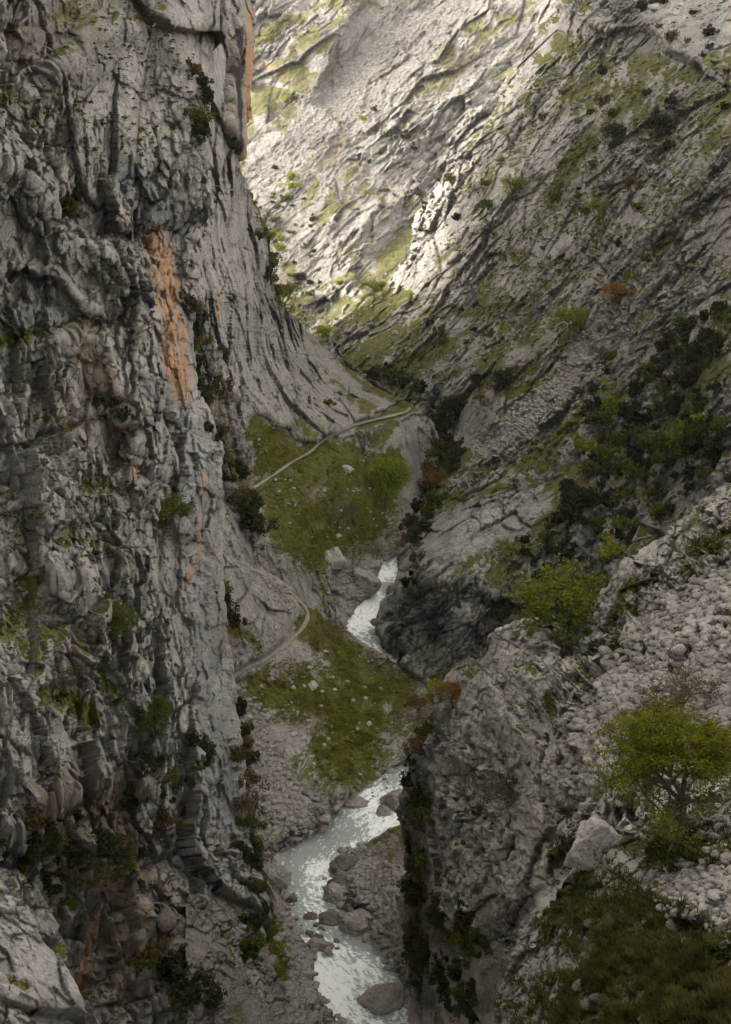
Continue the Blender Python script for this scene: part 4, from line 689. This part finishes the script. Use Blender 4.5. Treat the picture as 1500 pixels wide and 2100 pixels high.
# ------------------------------------------------------------------ boulders
def ico(sub):
    import bmesh
    bm = bmesh.new(); bmesh.ops.create_icosphere(bm, subdivisions=sub, radius=1); V = np.array([v.co[:] for v in bm.verts]); Fq = np.array([[v.index for v in f.verts] for f in bm.faces]); bm.free(); return V, Fq
ICO = {k: ico(k) for k in (1, 2, 5)}
def chunk(V, seed, k=13):
    """an angular block: the unit ball cut by k random planes"""
    rng = np.random.default_rng(seed); n = rng.normal(size=(k, 3)); n /= np.linalg.norm(n, axis=1, keepdims=True); dd = .62+.33*rng.random(k); d = V@n.T
    return V*np.min(np.where(d > .05, dd/np.maximum(d, .05), 9), axis=1)[:, None].clip(0, 1.15)*1.2
def rock_mesh(seed, m, sub=5, am=1.):
    V, Fq = ICO[sub]; V = chunk(V*1., seed, 16); P = V+seed*3.7
    if sub == 5:
        h1, e1 = facet(P*1.3, seed); h2, e2 = facet(P*3.6, seed+1); d = .06*h1+.035*h2+.03*fbm(P*7, 4, seed, .65)-.05*np.exp(-e1/.03)-.03*np.exp(-e2/.04); V = V*(1+am*d)[:, None]
    V[:, 2] = np.maximum(V[:, 2], -.5); return mesh_np('boulder', V, Fq, m, False)
def boulder(px, py, wp, hp, m, label, seed, only=None, tilt=0., dp=1., group=None):
    h = hit(px, py+hp*.3, only)
    if not h: log('MISS boulder', px, py); return
    k = h[2]/F; o = mesh_only('boulder', rock_mesh(seed, m), h[0]+Vector((0, 0, hp*k*.12)), (wp*k*.5, wp*k*.5*dp, hp*k*.58), 0, label, 'boulder', group); o.rotation_euler = (random.uniform(-.15, .15), tilt, random.uniform(-.4, .4)); return o
for a in [(750, 1190, 66, 44, M_boulder, 'large rounded grey boulder at the left bank where the upper river narrows', 1), (685, 1140, 46, 52, M_pale, 'pale pointed boulder on the grass slope above the upper river', 2), (775, 1275, 30, 14, M_wet, 'low dark rock in the white water of the upper river', 3),
          (562, 1796, 54, 40, M_boulder, 'dark rounded boulder at the river edge under the left wall', 4), (700, 1774, 44, 28, M_wet, 'dark wet boulder at the tip of the right gravel bank', 5), (688, 1828, 54, 38, M_boulder, 'brown boulder halfway down the right gravel bank', 6),
          (597, 1842, 18, 18, M_wet, 'small upright dark rock in shallow water near the left bank', 7), (675, 1882, 46, 14, M_wet, 'long flat dark rock lying in midstream', 8), (637, 1878, 20, 10, M_wet, 'small flat dark rock left of the long flat one in midstream', 9),
          (658, 1936, 40, 20, M_boulder, 'flat brown rock by the left bank below the long midstream rock', 10), (674, 1952, 18, 14, M_boulder, 'small brown rock touching the water beside the flat brown rock', 12), (796, 2040, 80, 34, M_boulder, 'broad flat brown boulder in the river at the bottom of the photo', 13),
          (785, 1662, 26, 20, M_boulder, 'small tan boulder in the river bend below the grass spur', 14), (815, 1638, 56, 40, M_boulder, 'mossy dark block at the right bank below the grass spur', 15), (740, 1886, 60, 40, M_boulder, 'brown boulder at the lower end of the right gravel bank', 16),
          (1220, 1722, 92, 96, M_pale, 'big pale leaning block in the crag left of the large green tree', 17), (1308, 1310, 40, 28, M_pale, 'rounded pale boulder on the crag under the upper scree', 18), (1241, 1340, 24, 34, M_pale, 'upright pale boulder at the rear edge of the near crag', 19), (1318, 1437, 28, 26, M_pale, 'round pale boulder above the crown of the large green tree', 20),
          (720, 1212, 30, 22, M_boulder, 'middle-sized grey boulder on the left bank of the upper river', 21), (725, 1640, 50, 24, M_boulder, 'wide grey ledge rock on the left bank beside the river bend', 22), (1050, 750, 30, 10, M_boulder, 'thin dark rock lying on the upper scree fan', 23), (640, 1405, 22, 16, M_pale, 'small pale rock in the grass of the lower spur', 24), (800, 965, 22, 14, M_pale, 'pale rock low in the slope under the upper path', 25), (712, 962, 26, 16, M_pale, 'pale tilted rock in the grass below the upper path', 26), (1290, 1560, 30, 22, M_pale, 'pale block in the stones left of the large tree crown', 27)]:
    boulder(*a)
BP = [rock_mesh(300+i, M_pale, 2) for i in range(4)]; BB = [rock_mesh(320+i, M_boulder, 2) for i in range(4)]; BW = [rock_mesh(340+i, M_wet, 2) for i in range(4)]
def rocks(strk, n, protos, wpx, label, group, only, seed):
    rng = np.random.default_rng(seed)
    for x, y in inside(strk, n, rng):
        h = hit(x, y, only)
        if not h: continue
        f = .4+1.1*rng.random()**2.2; s = wpx*.5*f*h[2]/F; ys = [q[1] for p_, _ in strk for q in p_]; t = (y-min(ys))/(max(ys)-min(ys)); o = mesh_only('rock', protos[rng.integers(4)], h[0], (s*(1+.6*rng.random()), s, s*(.5+.4*rng.random())), 0, ('tiny ' if f < .6 else 'small ' if f < 1 else 'fair-sized ')+label+(', at its upper end' if t < .33 else ', about halfway' if t < .67 else ', at its lower end'), 'rock', group); o.rotation_euler = rng.normal(size=3)*np.array([.2, .2, 2])
LBK = [([(560, 1770), (540, 1755), (640, 1712), (690, 1668), (740, 1625), (800, 1575)], 9), ([(585, 1800), (592, 1870), (612, 1920), (640, 1960), (636, 2010), (662, 2060), (702, 2110)], 12), ([(765, 1190), (720, 1250), (702, 1280)], 9), ([(832, 1125), (790, 1145), (740, 1180)], 9), ([(760, 1335), (830, 1375)], 5)]
RBK = [([(748, 1735), (702, 1752), (664, 1822), (700, 1852), (738, 1882), (762, 1930), (800, 1980), (835, 2020)], 10)]
rocks(LBK, 100, BB, 15, 'grey stone at the water line of the left bank', 'stones along the left bank', ('lower_spur', 'left_river_bank', 'left_back_wall', 'river'), 31)
rocks(RBK, 50, BB, 15, 'brown stone at the water line of the right gravel bank', 'stones along the right gravel bank', ('right_river_bank', 'river'), 32)
rocks([([(600, 1860), (680, 1950)], 30), ([(640, 1980), (640, 1930)], 24), ([(760, 1260), (760, 1290)], 16), ([(740, 1640), (800, 1600)], 14), ([(780, 1690), (830, 1680)], 8)], 34, BW, 11, 'dark rock breaking the surface of the river', 'small rocks in the river', ('river',), 33)
rocks([([(560, 980), (760, 1060)], 70), ([(620, 1120), (760, 1130)], 40)], 36, BP, 9, 'pale rock in the grass of the upper slope', 'pale rocks on the upper grass slope', ('left_back_wall',), 34)
rocks([([(520, 1420), (780, 1480)], 60), ([(560, 1300), (700, 1390)], 40)], 26, BP, 8, 'pale rock in the grass of the lower spur', 'pale rocks on the lower spur', ('lower_spur',), 35)
log('boulders')

# ------------------------------------------------------------------ countless stones and tufts, one object for each kind
PATHPX = [([(520, 1004), (560, 978), (600, 950), (640, 928), (652, 914), (690, 890), (730, 872), (780, 860), (838, 846), (842, 838)], 7), ([(470, 1396), (500, 1374), (545, 1354), (590, 1322), (622, 1290), (635, 1262), (622, 1238), (600, 1216)], 9)]
def mult(strk, n, only, seed, wlo, whi, base, m, name, pw=2.5, squash=(.5, .9)):
    rng = np.random.default_rng(seed); Vs = []; Fs = []; k = 0
    pts = np.array(inside(strk, n, rng)); ok = np.ones(len(pts), bool)
    for pp, pw_ in PATHPX: ok &= sdist(pts, pp)[0] > pw_
    if 'grass' in name: ok &= fbm(np.c_[pts/38., np.full(len(pts), seed*1.7)], 3, seed) > -.10
    for x, y in pts[ok]:
        h = hit(x, y, only)
        if not h: continue
        V, Fq = base[rng.integers(len(base))]; s = (wlo+(whi-wlo)*rng.random()**pw)*.5; a = rng.random()*6.28; c_, s_ = math.cos(a), math.sin(a)
        W = V*np.array([s*(1+.6*rng.random()), s, s*rng.uniform(*squash)]); W = np.stack([W[:, 0]*c_-W[:, 1]*s_, W[:, 0]*s_+W[:, 1]*c_, W[:, 2]], -1)
        Vs.append(W+np.array(h[0])+np.array(h[1])*s*.2); Fs.append(Fq+k); k += len(V)
    if not Vs: return
    o = bpy.data.objects.new(name, mesh_np(name, np.concatenate(Vs), np.concatenate(Fs), m, False)); C.objects.link(o); tag(o, kind='stuff'); return o
def stone_base():
    r = []
    for i in range(10):
        V, Fq = ICO[2]; r.append((chunk(V, 70+i, 11), Fq))
    return r
SB = stone_base()
def tuft_base(n, h, lean=.5):
    r = []
    for i in range(5):
        rng = np.random.default_rng(900+i); V = []; Fq = []
        for j in range(n):
            a = rng.random()*6.28; d = np.array([math.cos(a), math.sin(a), 0]); p = np.array([-d[1], d[0], 0])*.09; b0 = d*rng.random()*.35; tip = b0+d*lean*(.5+rng.random())+np.array([0, 0, h*(.6+.6*rng.random())])
            k = len(V); V += [b0-p, b0+p, (b0+tip)/2+p*.8+np.array([0, 0, .12]), tip]; Fq.append((k, k+1, k+2, k+3))
        r.append((np.array(V), np.array(Fq)))
    return r
TB = tuft_base(9, 1.1, .8); CB = []
for i in range(5):                                    # small cushion plants: little domes of leaves
    rng = np.random.default_rng(950+i); d = rng.normal(size=(26, 3)); d[:, 2] = np.abs(d[:, 2]); d /= np.linalg.norm(d, axis=1, keepdims=True); CB.append(leaf_cards(d*.75, .42, rng))
L_tuft = leaf_mat('tuft_grass', (.03, .028, .010), (.055, .055, .014), (.105, .092, .03), .28, .2)
L_tuftb = leaf_mat('meadow_grass', (.046, .050, .010), (.105, .110, .016), (.19, .18, .034), .2, .2)
L_cush = leaf_mat('cushion_plant', (.028, .032, .007), (.06, .062, .010), (.12, .115, .016), .8, .15)
mult([([(1500, 1200), (1380, 1280), (1310, 1380), (1230, 1500), (1170, 1600)], 60), ([(1490, 1340), (1400, 1420), (1480, 1500)], 60)], 12000, ('right_crag',), 41, .12, 1.3, SB, M_pale, 'scree_stones', 4.5)
mult([([(1500, 1200), (1380, 1280), (1310, 1380), (1230, 1500), (1170, 1600)], 70), ([(1490, 1340), (1400, 1420), (1480, 1500)], 60)], 3500, ('right_crag',), 49, .12, 1.5, SB, M_boulder, 'darker_scree_stones', 5)
mult([([(1480, 1700), (1500, 1800), (1380, 1840)], 60), ([(1650, 1760), (1480, 1880)], 50)], 1500, ('right_near_slope',), 42, .1, .55, SB, M_pale, 'slope_stones')
mult([([(1120, 2000), (1400, 1900), (1560, 1940)], 70), ([(1100, 2120), (1400, 2060)], 60), ([(1250, 1760), (1200, 1850)], 40)], 60, ('right_near_slope',), 48, .15, 1.1, SB, M_wet, 'outcropping_stones', 3.)
mult([([(1225, 700), (1160, 780), (1080, 850), (1010, 920)], 36)], 2200, ('right_mountain',), 43, .3, 1.8, SB, M_pale, 'scree_fan_stones')
mult([([(500, 1470), (520, 1540), (560, 1620), (620, 1670)], 50), ([(590, 1900), (620, 2000), (620, 2090)], 36), ([(760, 1800), (820, 1860), (800, 1960)], 50), ([(540, 1170), (600, 1250)], 16), ([(700, 1180), (730, 1230)], 24)], 4200, ('lower_spur', 'left_river_bank', 'right_river_bank', 'left_back_wall'), 44, .25, 1.8, SB, M_boulder, 'bank_stones', 3.)
mult([([(560, 1000), (700, 980), (780, 1060), (640, 1120)], 80), ([(520, 900), (620, 930)], 30), ([(680, 1320), (820, 1420), (640, 1500), (560, 1430), (740, 1560)], 70)], 420, ('left_back_wall', 'lower_spur'), 45, .2, 1.6, SB, M_pale, 'grass_slope_stones', 4)
mult([([(1180, 1850), (1300, 1950), (1450, 2000), (1250, 2080), (1500, 2080), (1100, 2120), (1060, 2050)], 120), ([(1300, 1740), (1480, 1740)], 50)], 17000, ('right_near_slope',), 51, .35, 1.0, TB, L_tuft, 'slope_grass', 1.5, (.5, 1.))
mult([([(1500, 1100), (1420, 1130)], 24), ([(1480, 1240), (1420, 1180)], 34), ([(1220, 1350), (1320, 1330), (1380, 1400)], 30), ([(1330, 1180), (1250, 1300)], 18), ([(1130, 1440), (1200, 1600)], 24), ([(1210, 1700), (1150, 1760)], 34)], 3500, ('right_crag',), 52, .5, 1.3, TB, L_tuft, 'crag_grass', 1.5, (.4, .8))
mult([([(560, 1000), (700, 980), (790, 1040), (700, 1060), (620, 1110), (760, 1110)], 70), ([(520, 880), (600, 930), (530, 960)], 34), ([(760, 780), (840, 835)], 12)], 9000, ('left_back_wall',), 53, .9, 2.6, TB, L_tuftb, 'upper_slope_grass', 1.5, (.35, .7))
mult([([(640, 1280), (700, 1350), (820, 1420)], 48), ([(540, 1420), (640, 1420), (780, 1460), (680, 1540), (740, 1580)], 66), ([(530, 1830), (590, 2000)], 24)], 8500, ('lower_spur', 'left_river_bank'), 54, .8, 2.0, TB, L_tuftb, 'spur_grass', 1.5, (.35, .7))
mult([([(40, 1120), (120, 1060), (200, 1080), (260, 1000), (180, 980), (100, 960)], 60), ([(0, 1000), (60, 1150)], 30), ([(160, 30), (330, 120), (260, 300)], 80), ([(60, 240), (300, 330)], 80), ([(60, 700), (120, 960)], 60), ([(200, 1150), (260, 1300)], 50), ([(40, 1250), (200, 1400)], 80), ([(200, 520), (280, 660)], 30), ([(350, 60), (390, 300)], 40)], 1300, ('left_near_wall',), 55, .4, 1.6, CB, L_cush, 'cushion_plants', 2.5, (.5, .8))
mult([([(1200, 840), (1010, 1010)], 20), ([(1330, 170), (1130, 420)], 34), ([(1390, 480), (1260, 620)], 26), ([(720, 740), (860, 750), (960, 690)], 24), ([(900, 640), (1080, 620)], 20), ([(1160, 640), (900, 780)], 20), ([(1450, 60), (1000, 600)], 200), ([(1320, 900), (1240, 960)], 30), ([(1000, 560), (1300, 450)], 90)], 9000, ('right_mountain',), 56, .9, 3.6, CB, L_tuftb, 'mountain_grass', 2., (.4, .7))
log('stuff')
# dry stone wall that carries the mule track on the left
def stone_wall(pts, hpx, label, seed):
    rng = np.random.default_rng(seed); Vs = []; Fs = []; k = 0; c = resample(pts, int(np.linalg.norm(np.diff(np.array(pts, float), axis=0), axis=1).sum()/4.5))
    base = None; 
    for (x, y) in c:
        for r_ in range(6):
            yy = y+hpx*r_/5*(.9+.2*rng.random()); h = hit(x+rng.normal()*1.2, yy, ('left_near_wall',))
            if not h: continue
            V, Fq = SB[rng.integers(6)]; s = 2.9*h[2]/F; W = V*np.array([s*(1.+.5*rng.random()), s, s*(.55+.2*rng.random())]); Vs.append(W+np.array(h[0])); Fs.append(Fq+k); k += len(V)
    o = bpy.data.objects.new('dry_stone_wall', mesh_np('dry_stone_wall', np.concatenate(Vs), np.concatenate(Fs), M_pale, False)); C.objects.link(o); tag(o, label, 'stone wall')
stone_wall([(30, 1512), (90, 1510), (150, 1520)], 16, 'short level dry stone wall holding up the track on the left prow', 1)
stone_wall([(158, 1522), (120, 1560), (80, 1610), (60, 1660)], 22, 'sloping dry stone wall below the track at the lower left', 2)
path([(0, 1698), (40, 1650), (62, 1610), (95, 1565), (140, 1530), (190, 1516)], 12, ('left_near_wall',), .25)
#@@END
# ------------------------------------------------------------------ thin air haze
hv_ = np.array([(x, y, z) for z in (-4, 1150) for x, y in ((-1600, -800), (2300, -800), (2300, 3100), (-1600, 3100))], float)
hm = bpy.data.materials.new('haze_air'); hm.use_nodes = True; t = hm.node_tree; t.nodes.clear(); ho = t.nodes.new('ShaderNodeOutputMaterial'); pv = t.nodes.new('ShaderNodeVolumePrincipled')
pv.inputs['Color'].default_value = (.93, .94, .95, 1); pv.inputs['Density'].default_value = .00002; pv.inputs['Anisotropy'].default_value = .3; t.links.new(pv.outputs[0], ho.inputs['Volume'])
o = bpy.data.objects.new('haze', mesh_np('haze', hv_, np.array([[0, 3, 2, 1], [4, 5, 6, 7], [0, 1, 5, 4], [1, 2, 6, 5], [2, 3, 7, 6], [3, 0, 4, 7]]), hm, False)); C.objects.link(o); tag(o, kind='stuff')
log('scene done')
